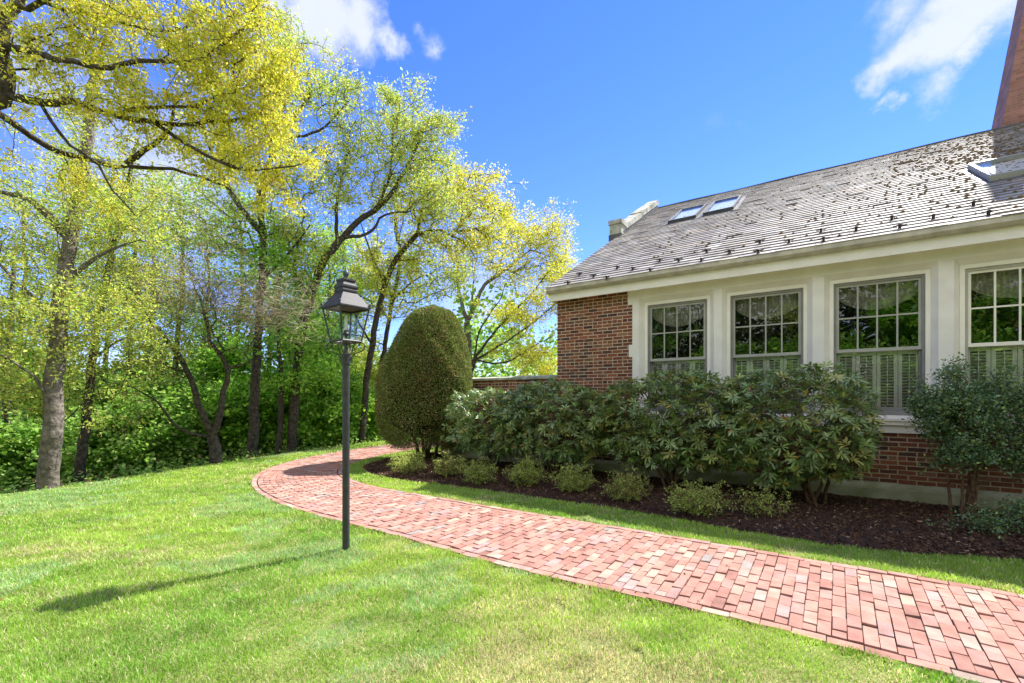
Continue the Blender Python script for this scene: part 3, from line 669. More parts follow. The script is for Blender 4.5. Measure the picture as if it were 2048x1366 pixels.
# windows
def window(i, a):
    light = i == 3
    fm = sashm if light else framem; mm = whitem if light else sashm
    b = a + WW; m = MB()
    d0 = .075
    m.box(a - CA, a, d0, .2, WB - .02, WT + CA); m.box(b, b + CA, d0, .2, WB - .02, WT + CA); m.box(a, b, d0, .2, WT, WT + CA)
    m.prism([(-.06, WB - .145), (-.06, WB - .05), (.09, WB - .005), (.2, WB - .005), (.2, WB - .145)][::-1], 'x', a - CA, b + CA)
    m.box(a - CA + .01, b + CA - .01, -.075, -.055, WB - .085, WB - .052)
    w_ = m.build('window', whitem, house)
    m = MB(); t = .035; d1 = .10
    m.box(a, a + t, d1, .19, WB, WT); m.box(b - t, b, d1, .19, WB, WT); m.box(a + t, b - t, d1, .19, WT - t, WT); m.box(a + t, b - t, d1, .19, WB, WB + t * 1.4)
    m.build('frame', fm, w_)
    m = MB(); a1, b1 = a + t, b - t; s_ = .035; d2 = .125; zt = WT - t; zm = WM
    m.box(a1, a1 + s_, d2, d2 + .03, zm, zt); m.box(b1 - s_, b1, d2, d2 + .03, zm, zt); m.box(a1 + s_, b1 - s_, d2, d2 + .03, zt - s_, zt); m.box(a1 - .01, b1 + .01, d2 - .012, d2 + .03, zm - .035, zm + .015)
    ia, ib = a1 + s_, b1 - s_; iz0, iz1 = zm + .015, zt - s_; mu = .022
    for k in (1, 2, 3):
        x = ia + (ib - ia) * k / 4; m.box(x - mu / 2, x + mu / 2, d2 + .004, d2 + .026, iz0, iz1)
    zc = (iz0 + iz1) / 2
    for k in range(4):
        x0 = ia + (ib - ia) * k / 4 + (mu / 2 if k else 0); x1 = ia + (ib - ia) * (k + 1) / 4 - (mu / 2 if k < 3 else 0); m.box(x0, x1, d2 + .006, d2 + .024, zc - mu / 2, zc + mu / 2)
    m.build('upper_sash', mm, w_)
    m = MB(); zb = WB + t * 1.4; d3 = .158; s2 = .03
    m.box(a1, a1 + s2, d3, d3 + .03, zb, zm); m.box(b1 - s2, b1, d3, d3 + .03, zb, zm); m.box(a1 + s2, b1 - s2, d3, d3 + .03, zb, zb + .06)
    m.build('lower_sash', fm, w_)
    m = MB(); m.add([(ia, d2 + .015, iz0), (ib, d2 + .015, iz0), (ib, d2 + .015, iz1), (ia, d2 + .015, iz1)], [(0, 1, 2, 3)])
    m.add([(a1 + s2, d3 + .015, zb + .06), (b1 - s2, d3 + .015, zb + .06), (b1 - s2, d3 + .015, zm - .03), (a1 + s2, d3 + .015, zm - .03)], [(0, 1, 2, 3)])
    m.build('glass', glassm, w_)
    # four shutter leaves behind the lower sash
    pw = (b1 - a1) / 4
    for k in range(4):
        m = MB(); x0 = a1 + pw * k + .003; x1 = x0 + pw - .006; y0, y1 = .225, .25; st = .045; zt2 = zm - .01; zb2 = WB + .03
        m.box(x0, x0 + st, y0, y1, zb2, zt2); m.box(x1 - st, x1, y0, y1, zb2, zt2); m.box(x0 + st, x1 - st, y0, y1, zt2 - .08, zt2); m.box(x0 + st, x1 - st, y0, y1, zb2, zb2 + .09)
        z = zb2 + .115; an = .5
        while z < zt2 - .1:
            hh = .016; m.hexa([(x0 + st, y0 - .006, z + hh * .6), (x1 - st, y0 - .006, z + hh * .6), (x1 - st, y1 + .006, z - hh), (x0 + st, y1 + .006, z - hh), (x0 + st, y0 - .006, z + hh * .6 + .006), (x1 - st, y0 - .006, z + hh * .6 + .006), (x1 - st, y1 + .006, z - hh + .006), (x0 + st, y1 + .006, z - hh + .006)])
            z += .045
        m.box((x0 + x1) / 2 - .005, (x0 + x1) / 2 + .005, y0 - .018, y0 - .008, zb2 + .1, zt2 - .09)
        m.build('shutter', shutm, w_)
    # scalloped valance
    n = 48; V = []
    for k in range(n + 1):
        t_ = k / n; x = a + .03 + (WW - .06) * t_; sw = math.sin(math.pi * t_); zb_ = WT - .16 - .27 * sw ** .6; rip = .012 * math.sin(t_ * 60)
        V += [(x, .26 + rip, WT), (x, .27 + rip * 1.5, zb_)]
    m = MB(); m.add(V, [(2 * k, 2 * k + 2, 2 * k + 3, 2 * k + 1) for k in range(n)]); m.build('valance', curtm, w_)
    return w_
for i, a in enumerate(WS):
    wn = window(i, a)
    if i == 3: wn['label'] = 'window with white sashes, others are grey'
# ------------------------------------------------------------------ garden wall
gw = empty('garden_wall', (HC[0], HC[1], 0), TH); tag(gw, 'low brick garden wall with pale stone coping between clipped yew and house', 'wall')
brick_panel('brickwork', -3.60, -.015, .30, 2.0, .35, gw)
m_ = MB(); m_.box(-3.6, -.01, .358, .66, -.4, 2.0); m_.build('wall_core', brickproc1, gw)
m_ = MB()
x = -3.66
while x < -.1: m_.prism([(.30, 2.0), (.30, 2.05), (.50, 2.09), (.70, 2.05), (.70, 2.0)][::-1], 'x', x, min(x + .9, -.02) - .006); x += .9
m_.build('coping', copem, gw)
m_ = MB(); m_.prism([(.34, .31), (.27, .255), (.265, -.4), (.34, -.4)], 'x', -3.66, -.055); m_.build('foundation', basem, gw)

# ------------------------------------------------------------------ lamp post
LX, LY = G(692, 1099); LZ = Hs(LX, LY)
lamp = empty('lamp_post', (LX, LY, 0)); tag(lamp, 'black iron lamp post with square glass lantern on the lawn beside brick path', 'lamp post')
LR = math.radians(51.8); LK = .94
m_ = MB(); m_.lathe([(0.0, -.3), (.036, -.3), (.036, 1.90), (.045, 1.905), (.046, 2.0), (.036, 2.012), (0, 2.012)], 24); m_.build('pole', ironm, lamp, smooth=False)
q = lambda r: r / math.sqrt(2) * 1.0
def sq(prof, name, mat, par, m=None):
    m = MB(); m.lathe([(w_ * LK / math.sqrt(2), z) for (w_, z) in prof], 4, rot=LR + math.pi / 4); return m.build(name, mat, par)
lan = empty('lantern', (0, 0, 0), 0, lamp)
def cyl_corner(w_, z, k): a_ = LR + math.pi / 4 + k * math.pi / 2; r = w_ * LK / math.sqrt(2); return (r * math.cos(a_), r * math.sin(a_), z)
hood = sq([(.0, 2.478), (.352, 2.478), (.375, 2.468), (.375, 2.482), (.345, 2.50), (.245, 2.575), (.168, 2.625), (.165, 2.632), (.178, 2.640), (.178, 2.655), (.165, 2.662), (.165, 2.672), (.18, 2.682), (.18, 2.702), (.145, 2.722), (.132, 2.74), (.15, 2.752), (.15, 2.768), (.10, 2.776), (0, 2.776)], 'hood', hoodm, lamp)
m_ = MB(); m_.lathe([(0, 2.77), (.018, 2.775), (.014, 2.79), (.026, 2.812), (.030, 2.832), (.024, 2.852), (.010, 2.872), (.007, 2.890), (0, 2.897)], 20); m_.build('finial', verdm, lamp, smooth=True)
m_ = MB()
for k in range(4):
    m_.tube([cyl_corner(.345, 2.47, k), cyl_corner(.228, 2.135, k)], .0085, 6)
    m_.tube([cyl_corner(.228, 2.135, k), cyl_corner(.228, 2.135, k + 1)], .012, 6); m_.tube([cyl_corner(.345, 2.465, k), cyl_corner(.345, 2.465, k + 1)], .009, 6)
    x_, y_, z_ = cyl_corner(.362, 2.487, k); m_.lathe([(0, z_), (.012, z_), (.007, z_ + .012), (.013, z_ + .024), (.008, z_ + .036), (0, z_ + .04)], 8, c=(x_, y_))
m_.lathe([(.03, 2.10), (.06, 2.12), (.06, 2.13), (0, 2.13)], 12)
m_.build('lantern_frame', ironm, lamp)
for k in range(4):
    m_ = MB(); A = [np.array(cyl_corner(*t_)) for t_ in ((.222, 2.145, k), (.222, 2.145, k + 1), (.338, 2.46, k + 1), (.338, 2.46, k))]
    m_.add(A, [(0, 1, 2, 3)]); m_.build('glass_pane', lampglass, lamp)
m_ = MB(); m_.lathe([(0, 2.25), (.015, 2.25), (.015, 2.40), (.012, 2.405), (0, 2.405)], 14); m_.build('light_tube', tubem, lamp)
m_ = MB(); m_.lathe([(0, 2.0), (.010, 2.0), (.010, 2.19), (.03, 2.20), (.034, 2.215), (.02, 2.235), (.022, 2.25), (0, 2.25)], 12); m_.build('burner', ironm, lamp)
for k in range(4):
    a_ = LR + math.pi / 4 + k * math.pi / 2; ca, sa = math.cos(a_), math.sin(a_)
    prof = [(.045, 1.93), (.055, 1.97), (.09, 2.01), (.14, 2.03), (.178, 2.055), (.188, 2.085), (.178, 2.112), (.155, 2.122), (.135, 2.115), (.128, 2.10), (.140, 2.092)]
    pts = catmull(np.array(prof), 5); m_ = MB(); m_.tube([(r * ca, r * sa, z) for r, z in pts], .0065, 6)
    prof = [(.045, 2.0), (.06, 2.03), (.075, 2.09), (.11, 2.128), (.155, 2.135)]
    pts = catmull(np.array(prof), 5); m_.tube([(r * ca, r * sa, z) for r, z in pts], .005, 6)
    m_.build('scroll_bracket', ironm, lamp, smooth=True)
bpy.data.objects.remove(lan)

# ------------------------------------------------------------------ plants: skeleton grower
class Skel:
    def __init__(s, cap=60000): s.p = np.zeros((cap, 3)); s.par = np.full(cap, -1); s.pl = np.zeros(cap); s.spec = np.zeros(cap); s.n = 0
    def add(s, p, par, spec=0.0):
        i = s.n; s.p[i] = p; s.par[i] = par; s.spec[i] = spec; s.pl[i] = 0 if par < 0 else s.pl[par] + np.linalg.norm(s.p[par] - p); s.n += 1; return i
    def limb(s, P, r0, r1, rg, step=.3, wig=.0, attach=True):
        P = np.asarray(P, float); C_ = catmull(P, 8) if len(P) > 2 else P; C_ = resample(C_, step); m = len(C_)
        if s.n and attach: par = int(np.argmin(np.linalg.norm(s.p[:s.n] - C_[0], axis=1)))
        else: par = -1
        for k in range(m):
            t = k / (m - 1); pt = C_[k] + (rg.normal(0, wig, 3) if 0 < k < m - 1 else 0)
            par = s.add(pt, par, r0 * (1 - t) + r1 * t)
    def reach(s, T, rg, bf=.25, step=.3, wig=.05, up=.1):
        base = s.p[:s.n].copy()
        d = np.array([np.min(np.linalg.norm(base - t, axis=1)) for t in T]); tips = []
        for t in T[np.argsort(d)]:
            v = t - s.p[:s.n]; di = np.sqrt((v * v).sum(1)); i = int(np.argmin(di + bf * s.pl[:s.n])); L = di[i]
            k = max(1, int(math.ceil(L / step))); a = s.p[i].copy(); side = rg.normal(0, wig * L, 3); side[2] += up * L
            par = i
            for q_ in range(1, k + 1):
                f = q_ / k; par = s.add(a + (t - a) * f + side * (4 * f * (1 - f)) * .5 + (rg.normal(0, wig * .35 * min(L, 1), 3) if q_ < k else 0), par)
            tips.append(par)
        s.tips = np.array(tips); return s.tips
    def radii(s, rt=.004, e=2.3):
        n = s.n; acc = np.zeros(n); r = np.zeros(n); par = s.par[:n]
        for i in range(n - 1, -1, -1):
            r[i] = max(acc[i], rt ** e) ** (1 / e)
            if par[i] >= 0: acc[par[i]] += r[i] ** e
        sp = s.spec[:n]; return np.where(sp > 0, sp, r)
    def mesh(s, r, rmin=0.0):
        n = s.n; i = np.arange(n); par = s.par[:n]; ok = par >= 0
        # main child direction
        P = s.p[:n]; d = np.zeros((n, 3)); d[ok] = P[ok] - P[par[ok]]; ln = np.linalg.norm(d, axis=1); ln[ln == 0] = 1; d /= ln[:, None]
        mc = np.full(n, -1); best = np.zeros(n)
        for j in range(n):
            q_ = par[j]
            if q_ >= 0 and r[j] > best[q_]: best[q_] = r[j]; mc[q_] = j
        V = []; Fq = []; off = 0
        dn = d.copy(); has = mc >= 0; dn[has] = d[has] + d[mc[has]]; nn = np.linalg.norm(dn, axis=1); nn[nn == 0] = 1; dn /= nn[:, None]   # tangent at node
        for (lo, hi, ns) in ((.05, 9, 10), (.014, .05, 6), (rmin, .014, 3)):
            sel = np.where(ok & (r[i] >= lo) & (r[i] < hi))[0]
            if not len(sel): continue
            pa = par[sel]; ismain = mc[pa] == sel
            r0 = np.where(ismain, r[pa], np.minimum(r[pa], r[sel] * 1.15)); r1 = r[sel]
            t0 = np.where(ismain[:, None], dn[pa], d[sel]); t0[np.linalg.norm(t0, axis=1) < .1] = (0, 0, 1); t1 = dn[sel]
            an = np.arange(ns) * 2 * math.pi / ns; ring = []
            for (c_, t_, r_) in ((P[pa], t0, r0), (P[sel], t1, r1)):
                ref = np.tile([.31, .95, .05], (len(sel), 1)); ref[np.abs((t_ * ref).sum(1)) > .93] = (1, 0, .1)
                u = np.cross(t_, ref); u /= np.linalg.norm(u, axis=1)[:, None]; v = np.cross(t_, u)
                ring.append(c_[:, None, :] + (u[:, None, :] * np.cos(an)[None, :, None] + v[:, None, :] * np.sin(an)[None, :, None]) * r_[:, None, None])
            m = len(sel); V.append(np.concatenate(ring, 1).reshape(-1, 3)); b0 = off + np.arange(m)[:, None] * 2 * ns
            for k in range(ns): Fq.append(b0 + np.array([k, (k + 1) % ns, ns + (k + 1) % ns, ns + k]))
            off += m * 2 * ns
        return np.concatenate(V), np.concatenate(Fq)
def leafcol(pal, pr, n, rg, var=.2, clump=None):
    pal = np.array(pal); c_ = pal[rg.choice(len(pal), n, p=pr)] * rg.uniform(1 - var, 1 + var, (n, 1))
    if clump is not None: c_ *= clump[:, None]
    return c_
def leaves(cen, per, spread, size, pal, pr, rg, flat=.6, aspect=.55, droop=0.0, zsc=.8):
    m = len(cen); n = m * per; c_ = np.repeat(cen, per, 0) + rg.normal(0, 1, (n, 3)) * spread * np.array([1, 1, zsc])
    c_[:, 2] -= droop * rg.random(n)
    a, b = frames(n, flat, rg); s_ = size * (.4 + .95 * rg.random(n) ** 1.3)[:, None]
    nrm = np.cross(a, b)
    V = np.stack([c_, c_ + a * s_ * .5 + b * s_ * aspect * .5 + nrm * s_ * .08, c_ + a * s_, c_ + a * s_ * .5 - b * s_ * aspect * .5 + nrm * s_ * .08], 1).reshape(-1, 3)
    cl_ = np.repeat(rg.uniform(.75, 1.25, m), per)
    return V, leafcol(pal, pr, n, rg, .18, cl_)
def ell(n, c, r, rg, shell=.45):
    m = max(3, n // 7); v = rg.normal(size=(m, 3)); v /= np.linalg.norm(v, axis=1)[:, None]
    ph = rg.uniform(0, 6.28, 3); lump = 1 + .16 * np.sin(v[:, 0] * 5 + ph[0]) + .14 * np.sin(v[:, 2] * 6 + ph[1]) + .08 * np.sin(v[:, 1] * 9 + ph[2])
    rad = rg.random(m) ** shell * lump; cc = np.asarray(c) + v * rad[:, None] * np.asarray(r)
    k = rg.integers(0, m, n); sp = .17 * float(np.mean(r)); return cc[k] + rg.normal(0, 1, (n, 3)) * sp * np.array([1, 1, .7])
OAK = [(.60, .57, .05), (.49, .54, .06), (.68, .61, .09), (.52, .40, .13), (.34, .43, .06)]; OAKP = [.31, .28, .18, .09, .14]
SPR = [(.46, .53, .09), (.38, .51, .09), (.56, .56, .13), (.44, .37, .16), (.23, .36, .07)]; SPRP = [.3, .28, .17, .09, .16]
GRN = [(.20, .42, .05), (.30, .52, .07), (.42, .60, .10), (.12, .27, .04)]; GRNP = [.32, .33, .17, .18]
DRK = [(.18, .35, .06), (.26, .44, .08), (.38, .50, .13), (.11, .22, .04)]
PAL = [(.28, .27, .09), (.34, .30, .13), (.20, .24, .06), (.22, .15, .10)]
def tree(name, label, cat, limbs, crowns, ntips, per, spread, size, pal, pr, seed, group=None, bark=None, base=None, bf=.22, rt=.004, flat=.6, up=.1, droop=0, wig=.06, step=.3, mats=leafm, aspect=.55, rmin=0, shell=.5, minz=None):
    rg = np.random.default_rng(seed); sk = Skel()
    for (P, r0, r1) in limbs: sk.limb(P, r0, r1, rg, .22, .012)
    tot = sum(c_[2] for c_ in crowns); T = np.vstack([ell(int(ntips * c_[2] / tot), c_[0], c_[1], rg, shell) for c_ in crowns])
    if minz is not None: T = T[T[:, 2] > minz]
    sk.reach(T, rg, bf, step, wig, up); r = sk.radii(rt)
    o3 = base if base is not None else sk.p[0].copy()
    root = empty(name, tuple(o3)); tag(root, label, cat, group)
    V, Fq = sk.mesh(r, rmin); np_obj('trunk', V - o3, [Fq], bark or barkm, root, smooth=True)
    # leaf anchors: tips plus their parents
    tp = sk.tips; an = np.vstack([sk.p[tp], sk.p[sk.par[tp]] * .5 + sk.p[tp] * .5])
    LV, lc = leaves(an, per, spread, size, pal, pr, rg, flat, aspect, droop)
    if pal is OAK or pal is SPR:   # hanging catkins
        m = len(tp); cc_ = np.repeat(sk.p[tp], 2, 0) + rg.normal(0, spread * .9, (m * 2, 3)); k3 = m * 2; an_ = rg.uniform(0, 6.28, k3); wv = np.column_stack([np.cos(an_), np.sin(an_), np.zeros(k3)]) * size * .09
        dn_ = np.column_stack([rg.normal(0, .15, k3), rg.normal(0, .15, k3), -np.ones(k3)]) * (size * rg.uniform(.8, 1.6, k3))[:, None]
        CV = np.stack([cc_ - wv, cc_ + wv, cc_ + dn_ + wv * .6, cc_ + dn_ - wv * .6], 1).reshape(-1, 3); LV = np.vstack([LV, CV]); lc = np.vstack([lc, np.array((.58, .50, .14)) * rg.uniform(.7, 1.2, (k3, 1))])
    np_obj('crown', LV - o3, [np.arange(len(LV)).reshape(-1, 4)], mats, root, [lc])
    return root
def L(*pts): return np.array([P3(*p_) for p_ in pts])
def E(px, py, y, rx, ry, rd, wt=1.0):
    return (P3(px, py, y), (rx / F * y, rd, ry / F * y), wt)
def foot(px, y, dz=-.15):
    x = (px - CX) / F * y; return np.array([x, y, Hs(x, y) + dz])
WG = 'trees at the edge of the woods'
# foreground oak, trunk just left of the frame
ob = np.array([-9.9, 6.4, -1.1])
oak_l = [(np.array([ob, (-9.7, 6.4, 1.5), (-9.3, 6.5, 4.0), (-8.7, 6.6, 5.4)]), .30, .20),
         (np.vstack([[(-8.7, 6.6, 5.4)], L((-60, 215, 6.9), (8, 190, 6.8), (0, 90, 6.8), (10, 30, 6.9), (50, -20, 7.1), (90, -120, 7.3))]), .145, .045),
         (L((5, 190, 6.8), (50, 196, 6.8), (92, 208, 6.9), (137, 200, 7.0), (191, 218, 7.1), (240, 232, 7.2), (308, 246, 7.3), (376, 249, 7.3), (437, 243, 7.4), (500, 236, 7.5), (560, 222, 7.6)), .060, .018),
         (L((2, 96, 6.8), (30, 97, 6.7), (85, 109, 6.6), (143, 123, 6.6), (205, 138, 6.7), (256, 125, 6.8), (328, 123, 6.9), (403, 120, 7.0), (451, 86, 7.1), (500, 50, 7.2)), .052, .015),
         (L((239, 228, 7.2), (284, 213, 7.1), (342, 215, 7.1), (410, 205, 7.1), (455, 185, 7.2), (520, 170, 7.2)), .035, .012),
         (L((308, 246, 7.3), (359, 280, 7.2), (427, 318, 7.1), (506, 340, 7.1), (590, 332, 7.2)), .032, .012),
         (np.vstack([[(-9.4, 6.45, 3.6)], L((-120, 180, 7.2), (0, 229, 7.3), (51, 267, 7.4), (120, 304, 7.6), (178, 318, 7.8), (239, 335, 8.0), (308, 335, 8.1), (376, 345, 8.2), (450, 372, 8.3))]), .095, .02),
         (L((253, 325, 8.0), (290, 301, 7.9), (325, 270, 7.8), (342, 250, 7.7), (350, 200, 7.6)), .055, .02),
         (L((82, 209, 6.9), (109, 253, 6.9), (137, 290, 7.0), (191, 325, 7.1), (219, 369, 7.1), (270, 430, 7.2)), .028, .01),
         (L((27, 7, 6.9), (61, 15, 6.9), (85, 3, 6.9), (150, -30, 7.0), (260, -60, 7.1)), .045, .02),
         (L((85, 3, 6.9), (137, 20, 7.0), (205, 34, 7.1), (240, 44, 7.2), (330, 60, 7.3), (420, 40, 7.4)), .03, .01)]
oak_c = [E(80, 90, 7.0, 150, 120, 1.0, 1.5), E(230, 60, 7.2, 160, 110, 1.0, 1.7), E(380, 60, 7.2, 130, 110, 1.0, 1.5), E(480, 120, 7.3, 100, 120, .9, 1.5), E(545, 250, 7.4, 75, 110, .8, 1.3), E(430, 220, 7.3, 150, 90, .9, 1.3),
         E(250, 210, 7.2, 200, 75, .9, 1.0), E(540, 350, 7.4, 70, 60, .7, .6), E(430, 330, 7.6, 120, 50, .8, .6), E(150, 330, 7.6, 180, 70, .9, .5), E(480, 10, 7.3, 60, 70, .8, .8), E(200, -110, 7.2, 300, 100, 1.2, 1.0), E(560, 160, 7.4, 40, 60, .6, .6)]
tree('oak_tree', 'large oak limb canopy with bright yellow green spring leaves reaching in from upper left', 'tree', oak_l, oak_c, 2400, 13, .06, .056, OAK, OAKP, 3, WG, base=ob, rt=.0042, flat=.9, droop=.06, step=.22, wig=.07, up=.02, bf=.12)
# leaning big trunk left
f = foot(92, 8.2)
tree('shade_tree', 'tall tree with stout leaning grey trunk nearest the left frame edge', 'tree',
     [(np.vstack([[f], L((98, 935, 8.2), (105, 860, 8.2), (110, 760, 8.3), (118, 650, 8.4), (132, 540, 8.6), (148, 430, 8.8), (168, 330, 9.0), (180, 230, 9.2), (190, 100, 9.4))]), .155, .07),
      (L((118, 650, 8.4), (60, 590, 8.2), (-10, 520, 8.1)), .05, .02), (L((132, 560, 8.6), (200, 510, 8.8), (280, 480, 9.2)), .05, .015), (L((110, 820, 8.3), (70, 760, 8.0), (20, 720, 7.8), (-40, 690, 7.7)), .03, .01), (L((140, 480, 8.7), (60, 400, 8.6), (-20, 380, 8.5)), .08, .03)],
     [E(20, 650, 8.0, 120, 130, 1.2, 1.0), E(190, 620, 8.8, 130, 110, 1.3, 1.0), E(60, 430, 8.6, 140, 110, 1.5, .8), E(230, 450, 9.2, 110, 110, 1.4, .8), E(160, 250, 9.2, 160, 120, 1.5, .6), E(10, 800, 7.9, 90, 70, .8, .4)],
     1100, 11, .085, .064, SPR, SPRP, 11, WG, barkpale, base=f, flat=.5, up=.03, rt=.003)
f = foot(152, 9.6)
tree('shade_tree', 'slim tree with thin leaning trunk just right of the stout leaning trunk', 'tree',
     [(np.vstack([[f], L((165, 900, 9.6), (178, 790, 9.7), (192, 660, 9.8), (212, 560, 9.9), (232, 470, 10.0), (250, 380, 10.2), (275, 280, 10.4))]), .10, .03),
      (L((185, 720, 9.7), (240, 680, 9.9), (300, 660, 10.1)), .03, .01), (L((178, 790, 9.7), (120, 850, 9.2), (90, 860, 9))[::1], .02, .008)],
     [E(220, 560, 10, 130, 140, 1.4, 1.2), E(290, 400, 10.4, 120, 110, 1.4, .9), E(200, 760, 9.6, 100, 110, 1.1, .7), E(330, 690, 10.2, 90, 90, 1.2, .5)],
     750, 10, .085, .064, SPR, SPRP, 12, WG, base=f, flat=.5, up=.02, rt=.003)
# forked small tree
f = foot(433, 11.2)
crab = tree('crabapple_tree', 'small forked tree with dark stems and sparse pale twiggy crown at lawn edge', 'tree',
     [(np.vstack([[f], L((430, 900, 11.2), (424, 872, 11.2))]), .15, .12),
      (L((424, 872, 11.2), (405, 830, 11.1), (390, 788, 11.0), (375, 745, 10.9), (354, 707, 10.9), (320, 665, 10.8), (295, 634, 10.7), (270, 590, 10.6), (245, 566, 10.5)), .085, .025),
      (L((424, 872, 11.2), (440, 830, 11.2), (447, 788, 11.3), (455, 740, 11.3), (440, 705, 11.3), (420, 685, 11.3), (412, 640, 11.3), (400, 595, 11.4)), .085, .025),
      (L((455, 735, 11.3), (480, 730, 11.4), (520, 715, 11.5)), .035, .012), (L((422, 872, 11.2), (390, 870, 11.0), (350, 850, 10.8), (310, 800, 10.6), (250, 770, 10.4)), .04, .012),
      (L((375, 745, 10.9), (340, 735, 10.7), (290, 700, 10.4)), .03, .01)],
     [E(300, 590, 10.7, 140, 100, 1.3, 1.2), E(420, 600, 11.3, 150, 100, 1.4, 1.5), E(520, 630, 11.5, 90, 70, 1.0, .7), E(280, 740, 10.5, 90, 70, 1.0, .5), E(380, 500, 11, 140, 70, 1.2, .7)],
     1300, 5, .09, .05, PAL, [.3, .25, .3, .15], 13, WG, base=f, rt=.0035, wig=.09, up=-.05, bf=.3)
rg = np.random.default_rng(55); o3 = np.array(crab.location); c_ = np.vstack([ell(900, P3(300, 600, 10.7), (1.9, 1.3, 1.2), rg), ell(1500, P3(430, 590, 11.2), (2.0, 1.4, 1.2), rg), ell(900, P3(560, 620, 11.5), (1.4, 1.1, .8), rg)])
LV, lc = leaves(c_, 2, .12, .36, [(.46, .38, .33), (.55, .48, .42), (.34, .26, .22)], [.4, .3, .3], rg, .45, .022)
np_obj('twigs', LV - o3, [np.arange(len(LV)).reshape(-1, 4)], leafm, crab, [lc])
f = foot(505, 13.0)
tree('shade_tree', 'straight dark trunked tree standing just right of the small forked tree', 'tree',
     [(np.vstack([[f], L((507, 860, 13), (511, 760, 13), (517, 650, 13.1), (524, 560, 13.2), (527, 470, 13.3), (520, 380, 13.4), (560, 280, 13.6), (620, 190, 13.8))]), .14, .05),
      (L((527, 470, 13.3), (470, 400, 13), (430, 320, 12.8), (400, 240, 12.7)), .09, .03), (L((522, 420, 13.3), (545, 300, 13.3), (575, 180, 13.4), (590, 110, 13.5)), .07, .02), (L((560, 280, 13.6), (640, 260, 13.9), (700, 200, 14.1)), .05, .015),
      (L((524, 560, 13.2), (580, 500, 13.4), (620, 450, 13.6)), .05, .02)],
     [E(600, 180, 13.6, 100, 110, 1.8, 1.6), E(690, 190, 14, 55, 70, 1.3, .8), E(560, 110, 13.5, 60, 60, 1.3, .6), E(480, 330, 13, 120, 110, 1.8, 1.3), E(620, 330, 13.7, 80, 100, 1.5, 1.0), E(590, 470, 13.5, 90, 90, 1.4, .8), E(420, 470, 12.8, 100, 80, 1.4, .7)],
     1400, 9, .10, .085, SPR, SPRP, 14, WG, base=f, rt=.006)
f = foot(557, 13.8)
tree('shade_tree', 'thin straight young trunk between the two darker trunks left of the lamp', 'tree',
     [(np.vstack([[f], L((560, 850, 13.8), (562, 760, 13.9), (556, 660, 14), (560, 560, 14.1), (570, 470, 14.2))]), .085, .03)],
     [E(560, 560, 14, 90, 130, 1.3, 1.0), E(580, 700, 14, 90, 80, 1.3, .6)], 450, 12, .16, .12, GRN, GRNP, 15, WG, base=f)
f = foot(580, 14.0)
tree('shade_tree', 'tree with forked limbs leaning right, directly behind the lantern left side', 'tree',
     [(np.vstack([[f], L((585, 860, 14), (592, 770, 14), (600, 680, 14), (620, 600, 14.1), (644, 530, 14.2), (676, 484, 14.3))]), .14, .11),
      (L((676, 484, 14.3), (720, 440, 14.4), (755, 416, 14.5), (790, 375, 14.6), (830, 300, 14.8), (855, 240, 14.9)), .10, .03), (L((676, 484, 14.3), (672, 420, 14.3), (690, 330, 14.4), (700, 250, 14.5)), .06, .02),
      (L((755, 416, 14.5), (782, 340, 14.5), (785, 270, 14.6), (800, 210, 14.7)), .05, .015), (L((690, 475, 14.3), (740, 465, 14.5), (770, 430, 14.7), (840, 420, 15)), .06, .02), (L((620, 600, 14.1), (590, 540, 14), (600, 460, 13.9)), .05, .02)],
     [E(820, 260, 14.8, 85, 75, 1.6, 1.7), E(880, 280, 15, 45, 65, 1.2, .6), E(790, 350, 14.6, 120, 90, 1.7, 1.5), E(700, 340, 14.4, 70, 110, 1.5, .8), E(870, 400, 15, 80, 80, 1.4, 1.0), E(640, 530, 14, 80, 80, 1.4, .6), E(770, 200, 14.7, 30, 35, .9, .3)],
     1600, 9, .11, .085, SPR, SPRP, 16, WG, base=f, rt=.006)
f = foot(722, 17)
tree('shade_tree', 'tree whose curved trunk rises between lamp post and clipped yew', 'tree',
     [(np.vstack([[f], L((727, 850, 17), (733, 760, 17), (745, 690, 17), (752, 640, 17.1), (770, 570, 17.2), (793, 518, 17.3), (835, 467, 17.4))]), .125, .09),
      (L((835, 467, 17.4), (880, 460, 17.6), (910, 470, 17.7), (930, 400, 17.9)), .06, .02), (L((835, 467, 17.4), (850, 400, 17.5), (890, 360, 17.7), (940, 350, 18)), .07, .02), (L((770, 570, 17.2), (740, 500, 17), (720, 440, 17)), .05, .02), (L((745, 690, 17), (715, 640, 16.8), (700, 600, 16.8)), .05, .02)],
     [E(930, 380, 18, 85, 60, 1.8, 1.5), E(850, 440, 17.5, 110, 80, 1.8, 1.4), E(990, 420, 18.2, 45, 60, 1.4, .7), E(770, 550, 17.1, 80, 80, 1.6, .8), E(940, 500, 18, 100, 60, 1.6, .9)],
     1250, 8, .12, .10, OAK, OAKP, 17, WG, base=f, rt=.0075)
f = foot(752, 19)
tree('shade_tree', 'rear tree with straight trunk partly hidden by left edge of the yew', 'tree',
     [(np.vstack([[f], L((755, 800, 19), (765, 719, 19), (775, 660, 19), (785, 600, 19.1), (800, 520, 19.2), (790, 430, 19.3))]), .13, .05), (L((785, 600, 19.1), (830, 560, 19.3), (880, 540, 19.6)), .06, .02)],
     [E(800, 520, 19.2, 100, 110, 1.8, 1.2), E(870, 560, 19.5, 80, 60, 1.6, .8), E(720, 600, 19, 60, 80, 1.5, .5)], 700, 9, .14, .11, SPR, SPRP, 18, WG, base=f, rt=.0075)
f = foot(937, 24)
